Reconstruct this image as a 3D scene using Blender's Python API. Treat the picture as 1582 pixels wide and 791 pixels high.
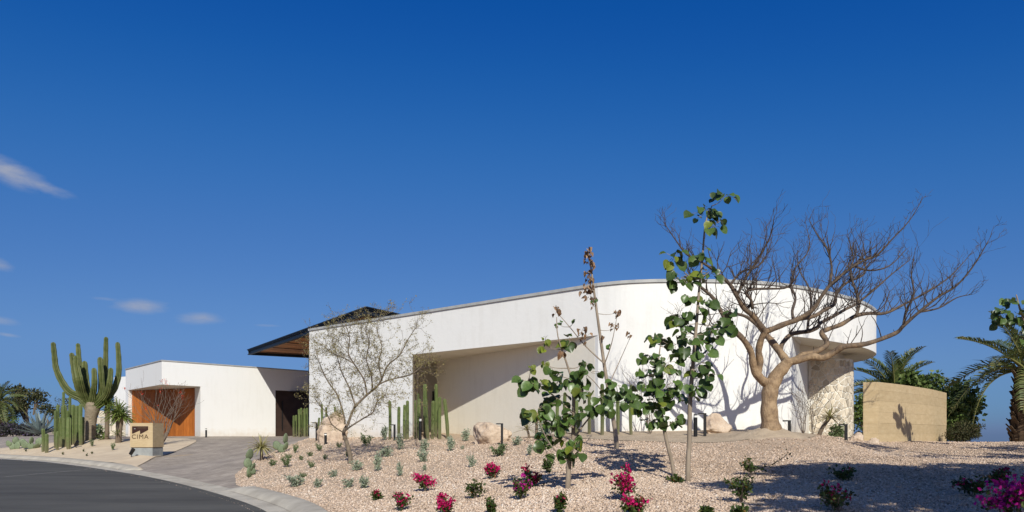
import bpy, math, random
import numpy as np
from mathutils import Vector, Matrix, Quaternion
from mathutils.geometry import delaunay_2d_cdt, tessellate_polygon

for o in list(bpy.data.objects): bpy.data.objects.remove(o)
SC = bpy.context.scene
COL = SC.collection
R = math.radians
rng = random.Random(11)
NR = np.random.default_rng(5)

# ------------------------------------------------------------------ camera
HOR = 672.0; FPX = 1100.0; CU = 791.0
cam = bpy.data.cameras.new('camera'); cam.sensor_width = 36.0
cam.lens = 36.0 * FPX / 1582.0
cam.shift_y = (HOR - 395.5) / 1582.0
cam.clip_start = 0.1; cam.clip_end = 20000
camo = bpy.data.objects.new('camera', cam); COL.objects.link(camo)
camo.location = (0, 0, 0); camo.rotation_euler = (R(90), 0, 0)
SC.camera = camo

# ------------------------------------------------------------------ world, sun, exposure
SUN_D = Vector((-0.16, 0.987, 0)); SUN_D.normalize()      # way the sunlight travels over the ground
SUN_EL = R(34.3)
w = bpy.data.worlds.new('World'); SC.world = w; w.use_nodes = True
nt = w.node_tree; nt.nodes.clear()
def wn(t, **k):
    n = nt.nodes.new(t)
    for a, b in k.items(): setattr(n, a, b)
    return n
sky = wn('ShaderNodeTexSky', sky_type='NISHITA', sun_disc=False, sun_elevation=SUN_EL,
         sun_rotation=math.atan2(-SUN_D.x, -SUN_D.y), altitude=200, air_density=1.0, dust_density=1.0, ozone_density=10.0)
bg = wn('ShaderNodeBackground'); bg.inputs['Strength'].default_value = 0.087
outw = wn('ShaderNodeOutputWorld')
# one even response over the whole sky: the deep blue of a polarised, clear winter day
SKN = 19.48
sc1 = wn('ShaderNodeVectorMath', operation='SCALE'); sc1.inputs['Scale'].default_value = 1 / SKN; nt.links.new(sky.outputs[0], sc1.inputs[0])
crv = wn('ShaderNodeRGBCurve'); nt.links.new(sc1.outputs[0], crv.inputs['Color'])
for ch, pts in enumerate([[(0, 0), (.054, .005), (.067, .015), (.085, .035), (.119, .071), (.204, .134), (.333, .168), (.6, .72), (1, 1.45), (2, 2.6)],
                          [(0, 0), (.130, .088), (.161, .1225), (.203, .1645), (.279, .213), (.432, .297), (.50, .312), (.8, .74), (1.06, 1.20), (2, 2.3)],
                          [(0, 0), (.16, .20), (.313, .3745), (.389, .44), (.474, .495), (.609, .555), (.779, .63), (1.0, .72), (1.44, 1.02), (2, 1.5)]]):
    pts = [(a / 2, b / 2) for a, b in pts]
    c = crv.mapping.curves[ch]
    c.points[0].location = pts[0]; c.points[1].location = pts[-1]
    for p in pts[1:-1]: c.points.new(*p)
crv.mapping.extend = 'EXTRAPOLATED'; crv.mapping.use_clip = False; crv.mapping.update()
hs = wn('ShaderNodeVectorMath', operation='SCALE'); hs.inputs['Scale'].default_value = SKN; nt.links.new(crv.outputs[0], hs.inputs[0])
# thin wisps of cloud, each at its own bearing and height in the sky
tc = wn('ShaderNodeTexCoord'); sp = wn('ShaderNodeSeparateXYZ'); nt.links.new(tc.outputs['Generated'], sp.inputs[0])
def wm(op, a, b=None, clamp=False):
    n = wn('ShaderNodeMath', operation=op, use_clamp=clamp)
    for i, x in enumerate((a, b)):
        if x is None: continue
        if hasattr(x, 'links'): nt.links.new(x, n.inputs[i])
        else: n.inputs[i].default_value = x
    return n.outputs[0]
az = wm('ARCTAN2', sp.outputs[0], sp.outputs[1]); el = wm('ARCSINE', sp.outputs[2])
cmb = wn('ShaderNodeCombineXYZ'); nt.links.new(wm('MULTIPLY', az, 1.0), cmb.inputs[0]); nt.links.new(wm('MULTIPLY', el, 2.6), cmb.inputs[1])
nz = wn('ShaderNodeTexNoise'); nz.inputs['Scale'].default_value = 24; nz.inputs['Detail'].default_value = 7; nz.inputs['Roughness'].default_value = 0.58
nt.links.new(cmb.outputs[0], nz.inputs['Vector'])
ctot = None
for (u, v, ru, rv, slope, amt) in [(14, 266, 84, 24, 0.26, .62), (66, 288, 66, 13, 0.24, .42), (215, 473, 62, 15, -0.03, .42), (308, 492, 52, 12, -0.05, .40), (165, 462, 30, 4, 0.0, .26), (0, 408, 32, 12, 0.15, .36), (2, 495, 36, 9, 0.12, .34), (10, 517, 26, 4, 0.1, .26), (415, 503, 26, 3, 0, .18)]:
    X = (u - CU) / FPX; Z = (HOR - v) / FPX
    a0 = math.atan2(X, 1); e0 = math.atan2(Z, math.hypot(X, 1))
    sa = ru / FPX * math.cos(a0) ** 2; se = rv / FPX * math.cos(a0)
    da = wm('SUBTRACT', az, a0); de = wm('ADD', wm('SUBTRACT', el, e0), wm('MULTIPLY', da, slope))
    q = wm('ADD', wm('POWER', wm('ABSOLUTE', wm('DIVIDE', da, sa)), 2.0), wm('POWER', wm('ABSOLUTE', wm('DIVIDE', de, se)), 2.0))
    m = wm('SUBTRACT', 1.0, q, True)
    m = wm('MULTIPLY', wm('SUBTRACT', wm('ADD', wm('MULTIPLY', m, 0.55), wm('MULTIPLY', nz.outputs[0], 1.5)), 0.80, True), wm('MULTIPLY', m, amt * 2.2))
    ctot = m if ctot is None else wm('MAXIMUM', ctot, m)
mx = wn('ShaderNodeMix', data_type='RGBA'); nt.links.new(wm('MINIMUM', ctot, 0.8), mx.inputs['Factor'])
nt.links.new(hs.outputs[0], mx.inputs['A']); mx.inputs['B'].default_value = (4.0, 4.25, 5.1, 1)
nt.links.new(mx.outputs['Result'], bg.inputs['Color']); nt.links.new(bg.outputs[0], outw.inputs['Surface'])

sl = bpy.data.lights.new('sun', 'SUN'); sl.energy = 4.25; sl.angle = R(0.53); sl.color = (0.99, 0.972, 0.875)
so = bpy.data.objects.new('sun', sl); COL.objects.link(so)
sd = Vector((SUN_D.x * math.cos(SUN_EL), SUN_D.y * math.cos(SUN_EL), -math.sin(SUN_EL)))
so.rotation_euler = sd.to_track_quat('-Z', 'Y').to_euler(); so.location = (6, -20, 25)
vs = SC.view_settings
vs.view_transform = 'Standard'; vs.look = 'None'; vs.exposure = 0.12; vs.gamma = 1.0; vs.use_curve_mapping = False

# ------------------------------------------------------------------ helpers: materials
def mat(name, col, rough=0.8, col2=None, scale=5.0, bump=0.0, bscale=None, rand=0.0, trans=0.0, detail=6, stretch=None, spec=0.3, lo=0.35, hi=0.65, attr=None):
    m = bpy.data.materials.new(name); m.use_nodes = True
    t = m.node_tree; b = t.nodes['Principled BSDF']; L = t.links.new
    b.inputs['Roughness'].default_value = rough; b.inputs['Specular IOR Level'].default_value = spec
    b.inputs['Base Color'].default_value = (*col, 1)
    cur = None
    geo = t.nodes.new('ShaderNodeTexCoord'); vec = geo.outputs['Object']
    if stretch:
        mp = t.nodes.new('ShaderNodeMapping'); mp.inputs['Scale'].default_value = stretch; L(vec, mp.inputs[0]); vec = mp.outputs[0]
    if col2 is not None:
        n = t.nodes.new('ShaderNodeTexNoise'); n.inputs['Scale'].default_value = scale; n.inputs['Detail'].default_value = detail; n.inputs['Roughness'].default_value = .62
        L(vec, n.inputs['Vector'])
        r = t.nodes.new('ShaderNodeValToRGB'); r.color_ramp.elements[0].position = lo; r.color_ramp.elements[1].position = hi
        r.color_ramp.elements[0].color = (*col, 1); r.color_ramp.elements[1].color = (*col2, 1)
        L(n.outputs[0], r.inputs[0]); cur = r.outputs[0]
    if attr:
        a = t.nodes.new('ShaderNodeAttribute'); a.attribute_name = attr
        r = t.nodes.new('ShaderNodeValToRGB'); cr = r.color_ramp
        cr.elements[0].position = 0; cr.elements[1].position = 1
        cr.elements[0].color = (*col, 1); cr.elements[1].color = (*(col2 or col), 1)
        L(a.outputs['Fac'], r.inputs[0]); cur = r.outputs[0]; m['ramp'] = 1
    if rand > 0:
        oi = t.nodes.new('ShaderNodeObjectInfo'); h = t.nodes.new('ShaderNodeHueSaturation')
        mr = t.nodes.new('ShaderNodeMapRange'); mr.inputs['To Min'].default_value = 1 - rand; mr.inputs['To Max'].default_value = 1 + rand
        L(oi.outputs['Random'], mr.inputs['Value']); L(mr.outputs[0], h.inputs['Value'])
        if cur is not None: L(cur, h.inputs['Color'])
        else: h.inputs['Color'].default_value = (*col, 1)
        cur = h.outputs[0]
    if cur is not None: L(cur, b.inputs['Base Color'])
    if bump > 0:
        n2 = t.nodes.new('ShaderNodeTexNoise'); n2.inputs['Scale'].default_value = bscale or scale * 4; n2.inputs['Detail'].default_value = 5
        L(vec, n2.inputs['Vector'])
        bp = t.nodes.new('ShaderNodeBump'); bp.inputs['Strength'].default_value = 1.0; bp.inputs['Distance'].default_value = bump
        L(n2.outputs[0], bp.inputs['Height']); L(bp.outputs[0], b.inputs['Normal'])
    if trans > 0:
        tr = t.nodes.new('ShaderNodeBsdfTranslucent'); mxs = t.nodes.new('ShaderNodeMixShader'); mxs.inputs[0].default_value = trans
        if cur is not None: L(cur, tr.inputs['Color'])
        else: tr.inputs['Color'].default_value = (*col, 1)
        o = t.nodes['Material Output']; L(b.outputs[0], mxs.inputs[1]); L(tr.outputs[0], mxs.inputs[2]); L(mxs.outputs[0], o.inputs['Surface'])
    return m

def stucco(name, base, dark):
    """painted render: broad mottling, faint rain streaks and trowel relief"""
    m = bpy.data.materials.new(name); m.use_nodes = True
    t = m.node_tree; b = t.nodes['Principled BSDF']; L = t.links.new
    b.inputs['Roughness'].default_value = .9; b.inputs['Specular IOR Level'].default_value = .15
    g = t.nodes.new('ShaderNodeNewGeometry')
    n1 = t.nodes.new('ShaderNodeTexNoise'); n1.inputs['Scale'].default_value = .9; n1.inputs['Detail'].default_value = 8; n1.inputs['Roughness'].default_value = .65; L(g.outputs['Position'], n1.inputs['Vector'])
    mp = t.nodes.new('ShaderNodeMapping'); mp.inputs['Scale'].default_value = (2.2, 2.2, .30); L(g.outputs['Position'], mp.inputs[0])
    n2 = t.nodes.new('ShaderNodeTexNoise'); n2.inputs['Scale'].default_value = 2.2; n2.inputs['Detail'].default_value = 5; L(mp.outputs[0], n2.inputs['Vector'])
    ad = t.nodes.new('ShaderNodeMath'); ad.operation = 'ADD'; L(n1.outputs[0], ad.inputs[0]); L(n2.outputs[0], ad.inputs[1])
    r = t.nodes.new('ShaderNodeValToRGB'); r.color_ramp.elements[0].position = .72; r.color_ramp.elements[1].position = 1.05
    r.color_ramp.elements[0].color = (*dark, 1); r.color_ramp.elements[1].color = (*base, 1)
    hf = t.nodes.new('ShaderNodeMath'); hf.operation = 'MULTIPLY'; hf.inputs[1].default_value = 1.0; L(ad.outputs[0], hf.inputs[0]); L(hf.outputs[0], r.inputs[0])
    sx = t.nodes.new('ShaderNodeSeparateXYZ'); L(g.outputs['Position'], sx.inputs[0])
    n4 = t.nodes.new('ShaderNodeTexNoise'); n4.inputs['Scale'].default_value = 3.5; n4.inputs['Detail'].default_value = 8; L(g.outputs['Position'], n4.inputs['Vector'])
    a4 = t.nodes.new('ShaderNodeMath'); a4.operation = 'MULTIPLY_ADD'; a4.inputs[1].default_value = .9; L(n4.outputs[0], a4.inputs[0]); a4.inputs[2].default_value = -.02
    d4 = t.nodes.new('ShaderNodeMath'); d4.operation = 'SUBTRACT'; L(a4.outputs[0], d4.inputs[0]); L(sx.outputs[2], d4.inputs[1])
    m4 = t.nodes.new('ShaderNodeMapRange'); m4.inputs['From Min'].default_value = 0; m4.inputs['From Max'].default_value = .5; m4.inputs['To Min'].default_value = 0; m4.inputs['To Max'].default_value = .45; L(d4.outputs[0], m4.inputs['Value'])
    x4 = t.nodes.new('ShaderNodeMix'); x4.data_type = 'RGBA'; L(m4.outputs[0], x4.inputs['Factor']); L(r.outputs[0], x4.inputs['A']); x4.inputs['B'].default_value = (.60, .50, .38, 1)
    L(x4.outputs['Result'], b.inputs['Base Color'])
    n3 = t.nodes.new('ShaderNodeTexNoise'); n3.inputs['Scale'].default_value = 7; n3.inputs['Detail'].default_value = 8; L(g.outputs['Position'], n3.inputs['Vector'])
    bp = t.nodes.new('ShaderNodeBump'); bp.inputs['Distance'].default_value = .0055; L(n3.outputs[0], bp.inputs['Height']); L(bp.outputs[0], b.inputs['Normal'])
    return m

def ramp_attr(name, stops, rough=.9, attr='tint', trans=0.0):
    m = bpy.data.materials.new(name); m.use_nodes = True
    t = m.node_tree; b = t.nodes['Principled BSDF']; b.inputs['Roughness'].default_value = rough; b.inputs['Specular IOR Level'].default_value = .25
    a = t.nodes.new('ShaderNodeAttribute'); a.attribute_name = attr
    r = t.nodes.new('ShaderNodeValToRGB'); cr = r.color_ramp
    while len(cr.elements) < len(stops): cr.elements.new(.5)
    for e, (p, c) in zip(cr.elements, stops): e.position = p; e.color = (*c, 1)
    t.links.new(a.outputs['Fac'], r.inputs[0]); t.links.new(r.outputs[0], b.inputs['Base Color'])
    if trans:
        tr = t.nodes.new('ShaderNodeBsdfTranslucent'); mxs = t.nodes.new('ShaderNodeMixShader'); mxs.inputs[0].default_value = trans
        t.links.new(r.outputs[0], tr.inputs['Color']); o = t.nodes['Material Output']
        t.links.new(b.outputs[0], mxs.inputs[1]); t.links.new(tr.outputs[0], mxs.inputs[2]); t.links.new(mxs.outputs[0], o.inputs['Surface'])
    return m

M = {}
M['white'] = stucco('white_render', (.775, .755, .72), (.735, .712, .672))
M['cream_bounce'] = stucco('cream_bounce_render', (.81, .75, .635), (.775, .712, .595))  # cream paint, made paler and warmer to stand in for bounce light
M['white2'] = stucco('white_render_wing', (.775, .76, .735), (.75, .733, .705))
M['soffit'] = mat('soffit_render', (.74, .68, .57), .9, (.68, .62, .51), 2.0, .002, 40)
M['coping'] = mat('coping_metal', (.34, .34, .33), .5, (.44, .43, .41), 3)
M['steel'] = mat('dark_steel', (.018, .022, .028), .45, (.03, .036, .045), 6)
M['steel_top'] = mat('steel_flange', (.008, .009, .011), .5)
M['plank'] = mat('roof_plank', (.52, .225, .075), .6, (.40, .165, .055), 6, rand=.25, stretch=(1, 1, 1))
M['door_wood'] = mat('door_wood', (.40, .128, .022), .55, (.27, .078, .012), 3.0, .002, 30, rand=.26, stretch=(9, 9, .6))
M['bronze'] = mat('bronze_door', (.040, .024, .018), .55, (.062, .036, .026), 2.2, rand=.1)
M['black'] = mat('black_metal', (.012, .012, .013), .45)
M['lens'] = mat('light_lens', (.75, .75, .72), .3)
M['dark'] = mat('dark_glass', (.006, .006, .007), .2)
M['asphalt'] = mat('asphalt', (.056, .052, .045), .85, (.112, .105, .090), .8, .006, 70, stretch=(.30, 1.3, 1), lo=.3, hi=.72, detail=12)
M['paint'] = mat('worn_paint', (.33, .31, .26), .8, (.10, .10, .09), 7)
M['concrete'] = mat('kerb_concrete', (.52, .465, .375), .9, (.37, .325, .26), 1.6, .004, 30)
M['concrete2'] = mat('plinth_concrete', (.33, .34, .33), .9, (.24, .25, .25), 3, .003, 30)
M['sand'] = mat('sand', (.66, .53, .37), .95, (.56, .435, .30), 1.1, .02, 26)
M['soil'] = mat('soil', (.46, .36, .255), .95, (.36, .275, .19), 2.0, .03, 16)
M['gravelbed'] = mat('gravel_bed', (.55, .42, .305), .95, (.38, .28, .195), 14, .03, 38)
M['stone_chip'] = ramp_attr('gravel_chip', [(0, (.22, .158, .112)), (.3, (.50, .368, .268)), (.6, (.645, .488, .366)), (.85, (.72, .58, .462)), (1, (.78, .68, .575))], .9)
M['sea'] = mat('sea', (.02, .07, .16), .35)
M['earth'] = None
M['mortar'] = mat('mortar', (.80, .775, .73), .9, (.72, .69, .63), 4, .003, 30)
M['wallstone'] = mat('wall_stone', (.62, .545, .44), .85, (.48, .41, .32), 4, .008, 16, rand=.28)
M['boulder'] = mat('boulder', (.40, .295, .215), .9, (.60, .475, .36), 2.4, .10, 4, lo=.36, hi=.62, detail=10)
M['rust'] = mat('rust_plate', (.035, .013, .008), .6)
M['letter'] = mat('letter_metal', (.10, .066, .035), .55)
M['cactus'] = mat('cactus_skin', (.075, .095, .026), .6, (.125, .135, .048), 3.5, .004, 40, rand=.15)
M['cactus_side'] = mat('column_cactus_skin', (.078, .108, .030), .55, (.118, .145, .05), 4, .002, 50, rand=.2)
def cork_base(m):
    t = m.node_tree; b = t.nodes['Principled BSDF']; L = t.links.new; src = b.inputs['Base Color'].links[0].from_socket
    g = t.nodes.new('ShaderNodeTexCoord'); sx = t.nodes.new('ShaderNodeSeparateXYZ'); L(g.outputs['Object'], sx.inputs[0])
    n = t.nodes.new('ShaderNodeTexNoise'); n.inputs['Scale'].default_value = 6; n.inputs['Detail'].default_value = 7; L(g.outputs['Object'], n.inputs['Vector'])
    a = t.nodes.new('ShaderNodeMath'); a.operation = 'SUBTRACT'; L(n.outputs[0], a.inputs[0]); L(sx.outputs[2], a.inputs[1])
    r = t.nodes.new('ShaderNodeMapRange'); r.inputs['From Min'].default_value = -.15; r.inputs['From Max'].default_value = .55; r.inputs['To Max'].default_value = .85; L(a.outputs[0], r.inputs['Value'])
    x = t.nodes.new('ShaderNodeMix'); x.data_type = 'RGBA'; L(r.outputs[0], x.inputs['Factor']); L(src, x.inputs['A']); x.inputs['B'].default_value = (.17, .135, .085, 1)
    n2 = t.nodes.new('ShaderNodeTexNoise'); n2.inputs['Scale'].default_value = 11; n2.inputs['Detail'].default_value = 9; L(g.outputs['Object'], n2.inputs['Vector'])
    r2 = t.nodes.new('ShaderNodeMapRange'); r2.inputs['From Min'].default_value = .56; r2.inputs['From Max'].default_value = .75; r2.inputs['To Max'].default_value = .55; L(n2.outputs[0], r2.inputs['Value'])
    y = t.nodes.new('ShaderNodeMix'); y.data_type = 'RGBA'; L(r2.outputs[0], y.inputs['Factor']); L(x.outputs['Result'], y.inputs['A']); y.inputs['B'].default_value = (.23, .20, .11, 1)
    L(y.outputs['Result'], b.inputs['Base Color'])
cork_base(M['cactus_side'])
M['cork'] = mat('cactus_bark', (.30, .24, .17), .9, (.17, .14, .095), 4, .03, 9, stretch=(1, 1, 2.5))
M['opuntia'] = mat('opuntia_pad', (.12, .155, .085), .6, (.18, .215, .125), 6, .003, 30, rand=.2)
M['yucca'] = mat('yucca_leaf', (.10, .155, .035), .45, (.21, .24, .06), 2.5, trans=.15)
M['yucca_pale'] = mat('yucca_leaf_dry', (.27, .26, .10), .5, (.42, .35, .16), 3, trans=.15)
M['agave'] = mat('agave_leaf', (.12, .16, .16), .5, (.19, .23, .225), 3)
M['bark'] = mat('bark_grey', (.20, .15, .105), .9, (.11, .082, .058), 7, .01, 26, stretch=(1, 1, .35))
M['twig'] = mat('twig_grey', (.20, .155, .12), .9, (.12, .09, .07), 12)
M['copal'] = None
M['palobark'] = mat('palo_bark', (.21, .165, .12), .9, (.115, .088, .064), 9, .004, 30)
M['palebark'] = mat('sapling_bark', (.33, .265, .20), .85, (.22, .17, .125), 9, .004, 40, stretch=(1, 1, .3))
M['copal_twig'] = mat('tree_twig_brown', (.105, .078, .062), .85, (.06, .045, .038), 6)
M['leaf'] = mat('sapling_leaf', (.050, .092, .020), .36, (.090, .140, .032), 5, rand=.45, trans=.22, spec=.5)
M['leaf_y'] = mat('sapling_leaf_yellow', (.21, .24, .03), .42, (.15, .19, .025), 5, rand=.3, trans=.3, spec=.45)
M['leaf_dry'] = mat('dry_leaf', (.31, .195, .115), .8, (.20, .12, .07), 9, rand=.4)
M['shrub'] = ramp_attr('bush_leaf', [(0, (.05, .085, .018)), (.5, (.105, .155, .038)), (1, (.18, .22, .07))], .45, trans=.2)
M['darkbush'] = ramp_attr('dark_bush_leaf', [(0, (.022, .026, .010)), (.6, (.05, .052, .02)), (1, (.10, .085, .035))], .7, trans=.1)
M['silver'] = ramp_attr('silver_leaf', [(0, (.14, .17, .11)), (.5, (.285, .325, .225)), (1, (.42, .46, .36))], .7, trans=.15)
M['greenshrub'] = ramp_attr('green_leaf', [(0, (.07, .105, .04)), (.5, (.125, .165, .07)), (1, (.20, .24, .12))], .6, trans=.15)
M['bougleaf'] = ramp_attr('bougainvillea_leaf', [(0, (.022, .042, .010)), (.6, (.055, .085, .018)), (.88, (.10, .12, .03)), (1, (.22, .10, .025))], .5, trans=.2)
M['bract'] = ramp_attr('bract', [(0, (.33, .006, .055)), (.5, (.55, .008, .12)), (1, (.74, .03, .22))], .6, trans=.3)
M['bract_red'] = ramp_attr('bract_red', [(0, (.17, .006, .03)), (.6, (.36, .012, .06)), (1, (.52, .02, .12))], .6, trans=.25)
M['bract_mag'] = ramp_attr('bract_magenta', [(0, (.33, .006, .15)), (.5, (.52, .010, .26)), (1, (.68, .04, .38))], .6, trans=.3)
M['paloleaf'] = ramp_attr('palo_leaf', [(0, (.19, .155, .055)), (.6, (.31, .265, .105)), (1, (.44, .38, .19))], .7, trans=.3)
M['palm'] = ramp_attr('palm_leaf', [(0, (.06, .085, .022)), (.6, (.12, .145, .045)), (1, (.24, .21, .075))], .5, trans=.15)
M['palmboot'] = mat('palm_boot', (.13, .085, .05), .9, (.06, .04, .025), 6, .02, 12, rand=.3)
M['redflower'] = mat('red_flower', (.55, .045, .02), .6)
M['purple'] = ramp_attr('hedge_leaf', [(0, (.020, .024, .018)), (.7, (.05, .05, .042)), (.93, (.06, .045, .08)), (1, (.11, .07, .16))], .7)
M['farleaf'] = ramp_attr('far_tree_leaf', [(0, (.022, .028, .010)), (.6, (.055, .060, .022)), (1, (.11, .095, .04))], .7)

def earth_mat():
    m = bpy.data.materials.new('rammed_earth'); m.use_nodes = True
    t = m.node_tree; b = t.nodes['Principled BSDF']; L = t.links.new; b.inputs['Roughness'].default_value = .92; b.inputs['Specular IOR Level'].default_value = .15
    g = t.nodes.new('ShaderNodeNewGeometry'); oi = t.nodes.new('ShaderNodeObjectInfo')
    mp = t.nodes.new('ShaderNodeMapping'); mp.inputs['Scale'].default_value = (1.1, 1.1, 3.2); L(g.outputs['Position'], mp.inputs[0])
    n = t.nodes.new('ShaderNodeTexNoise'); n.inputs['Scale'].default_value = 3; n.inputs['Detail'].default_value = 8; n.inputs['Roughness'].default_value = .7; L(mp.outputs[0], n.inputs['Vector'])
    r = t.nodes.new('ShaderNodeValToRGB'); cr = r.color_ramp; cr.elements.new(.5)
    for e, (p, c) in zip(cr.elements, [(.25, (.385, .285, .165)), (.5, (.455, .345, .205)), (.75, (.52, .41, .26))]): e.position = p; e.color = (*c, 1)
    L(n.outputs[0], r.inputs[0])
    h = t.nodes.new('ShaderNodeHueSaturation'); mr = t.nodes.new('ShaderNodeMapRange'); mr.inputs['To Min'].default_value = .955; mr.inputs['To Max'].default_value = 1.045
    L(oi.outputs['Random'], mr.inputs['Value']); L(mr.outputs[0], h.inputs['Value']); L(r.outputs[0], h.inputs['Color']); L(h.outputs[0], b.inputs['Base Color'])
    n3 = t.nodes.new('ShaderNodeTexNoise'); n3.inputs['Scale'].default_value = 30; n3.inputs['Detail'].default_value = 6; L(g.outputs['Position'], n3.inputs['Vector'])
    bp = t.nodes.new('ShaderNodeBump'); bp.inputs['Distance'].default_value = .006; L(n3.outputs[0], bp.inputs['Height']); L(bp.outputs[0], b.inputs['Normal'])
    return m
M['earth'] = earth_mat()
def limb_mat():
    m = bpy.data.materials.new('tree_bark_tan'); m.use_nodes = True
    t = m.node_tree; b = t.nodes['Principled BSDF']; L = t.links.new; b.inputs['Roughness'].default_value = .72; b.inputs['Specular IOR Level'].default_value = .3
    a = t.nodes.new('ShaderNodeAttribute'); a.attribute_name = 'tint'
    g = t.nodes.new('ShaderNodeNewGeometry'); n = t.nodes.new('ShaderNodeTexNoise'); n.inputs['Scale'].default_value = 5; n.inputs['Detail'].default_value = 9; n.inputs['Roughness'].default_value = .7; L(g.outputs['Position'], n.inputs['Vector'])
    mr = t.nodes.new('ShaderNodeMapRange'); mr.inputs['From Min'].default_value = .3; mr.inputs['From Max'].default_value = .7; mr.inputs['To Min'].default_value = -.52; mr.inputs['To Max'].default_value = .26; L(n.outputs[0], mr.inputs['Value'])
    ad = t.nodes.new('ShaderNodeMath'); ad.operation = 'ADD'; L(a.outputs['Fac'], ad.inputs[0]); L(mr.outputs[0], ad.inputs[1])
    r = t.nodes.new('ShaderNodeValToRGB'); cr = r.color_ramp; cr.elements.new(.5); cr.elements.new(.75)
    for e, (p, c) in zip(cr.elements, [(0, (.075, .055, .043)), (.35, (.14, .098, .066)), (.7, (.25, .165, .095)), (1, (.37, .255, .15))]): e.position = p; e.color = (*c, 1)
    L(ad.outputs[0], r.inputs[0]); L(r.outputs[0], b.inputs['Base Color'])
    n2 = t.nodes.new('ShaderNodeTexNoise'); n2.inputs['Scale'].default_value = 16; n2.inputs['Detail'].default_value = 6; mp = t.nodes.new('ShaderNodeMapping'); mp.inputs['Scale'].default_value = (1.4, 1.4, .6); L(g.outputs['Position'], mp.inputs[0]); L(mp.outputs[0], n2.inputs['Vector'])
    bp = t.nodes.new('ShaderNodeBump'); bp.inputs['Distance'].default_value = .03; L(n2.outputs[0], bp.inputs['Height']); L(bp.outputs[0], b.inputs['Normal'])
    return m
M['copal'] = limb_mat()
def paver_mat():
    m = bpy.data.materials.new('driveway_pavers'); m.use_nodes = True
    t = m.node_tree; b = t.nodes['Principled BSDF']; L = t.links.new; b.inputs['Roughness'].default_value = .85
    g = t.nodes.new('ShaderNodeNewGeometry'); mp = t.nodes.new('ShaderNodeMapping'); mp.inputs['Rotation'].default_value = (0, 0, R(28)); L(g.outputs['Position'], mp.inputs[0])
    br = t.nodes.new('ShaderNodeTexBrick'); br.inputs['Scale'].default_value = 2.2; br.inputs['Mortar Size'].default_value = .014; br.inputs['Brick Width'].default_value = .5; br.inputs['Row Height'].default_value = .5
    br.inputs['Color1'].default_value = (.385, .32, .255, 1); br.inputs['Color2'].default_value = (.305, .25, .197, 1); br.inputs['Mortar'].default_value = (.19, .16, .13, 1)
    L(mp.outputs[0], br.inputs['Vector'])
    n = t.nodes.new('ShaderNodeTexNoise'); n.inputs['Scale'].default_value = .8; n.inputs['Detail'].default_value = 7; L(g.outputs['Position'], n.inputs['Vector'])
    mr = t.nodes.new('ShaderNodeMapRange'); mr.inputs['From Min'].default_value = .3; mr.inputs['From Max'].default_value = .7; mr.inputs['To Min'].default_value = .78; mr.inputs['To Max'].default_value = 1.22; L(n.outputs[0], mr.inputs['Value'])
    h = t.nodes.new('ShaderNodeHueSaturation'); L(mr.outputs[0], h.inputs['Value']); L(br.outputs[0], h.inputs['Color']); L(h.outputs[0], b.inputs['Base Color'])
    bp = t.nodes.new('ShaderNodeBump'); bp.inputs['Distance'].default_value = .01; L(br.outputs['Fac'], bp.inputs['Height']); bp.invert = True; L(bp.outputs[0], b.inputs['Normal'])
    return m
M['paver'] = paver_mat()

# ------------------------------------------------------------------ helpers: meshes and objects
def link(o): COL.objects.link(o); return o
def make_mesh(name, V, F, m, smooth=False, tint=None):
    me = bpy.data.meshes.new(name)
    V = np.asarray(V, dtype=float).reshape(-1, 3)
    me.from_pydata(V.tolist(), [], F if isinstance(F, list) else np.asarray(F).tolist())
    me.materials.append(m)
    if smooth: me.polygons.foreach_set('use_smooth', np.ones(len(me.polygons), dtype=bool))
    if tint is not None:
        a = me.attributes.new('tint', 'FLOAT', 'FACE'); a.data.foreach_set('value', np.asarray(tint, dtype=np.float32))
    me.update(); return me
def tag(o, label=None, cat=None, group=None, kind=None):
    if label: o['label'] = label
    if cat: o['category'] = cat
    if group: o['group'] = group
    if kind: o['kind'] = kind
    return o
class Thing:
    def __init__(s, name, base, label, cat, group=None):
        s.b = Vector(base); s.o = link(bpy.data.objects.new(name, None)); s.o.location = s.b; s.o.empty_display_size = .2
        tag(s.o, label, cat, group)
    def part(s, name, V, F, m, smooth=False, tint=None, parent=None):
        V = np.asarray(V, dtype=float).reshape(-1, 3) - np.array(s.b)
        o = link(bpy.data.objects.new(name, make_mesh(name, V, F, m, smooth, tint))); o.parent = parent or s.o
        if name in ('twigs', 'spurs', 'foliage', 'flowers', 'branches', 'stems', 'limbs', 'crown'): o['kind'] = 'stuff'
        return o
    def inst(s, name, me, mtx, parent=None):
        o = link(bpy.data.objects.new(name, me)); o.parent = parent or s.o
        o.matrix_local = Matrix.Translation(-s.b) @ mtx
        return o
def single(name, base, V, F, m, label, cat, group=None, smooth=False, tint=None):
    V = np.asarray(V, dtype=float).reshape(-1, 3) - np.array(base)
    o = link(bpy.data.objects.new(name, make_mesh(name, V, F, m, smooth, tint))); o.location = base
    return tag(o, label, cat, group)
def structure(name, V, F, m, smooth=False):
    o = link(bpy.data.objects.new(name, make_mesh(name, V, F, m, smooth))); o['kind'] = 'structure'; return o
def cat_(parts):
    V = []; F = []; n = 0
    for v, f in parts:
        V.append(np.asarray(v, dtype=float).reshape(-1, 3)); F += [tuple(i + n for i in q) for q in f]; n += len(V[-1])
    return np.vstack(V), F
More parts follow.
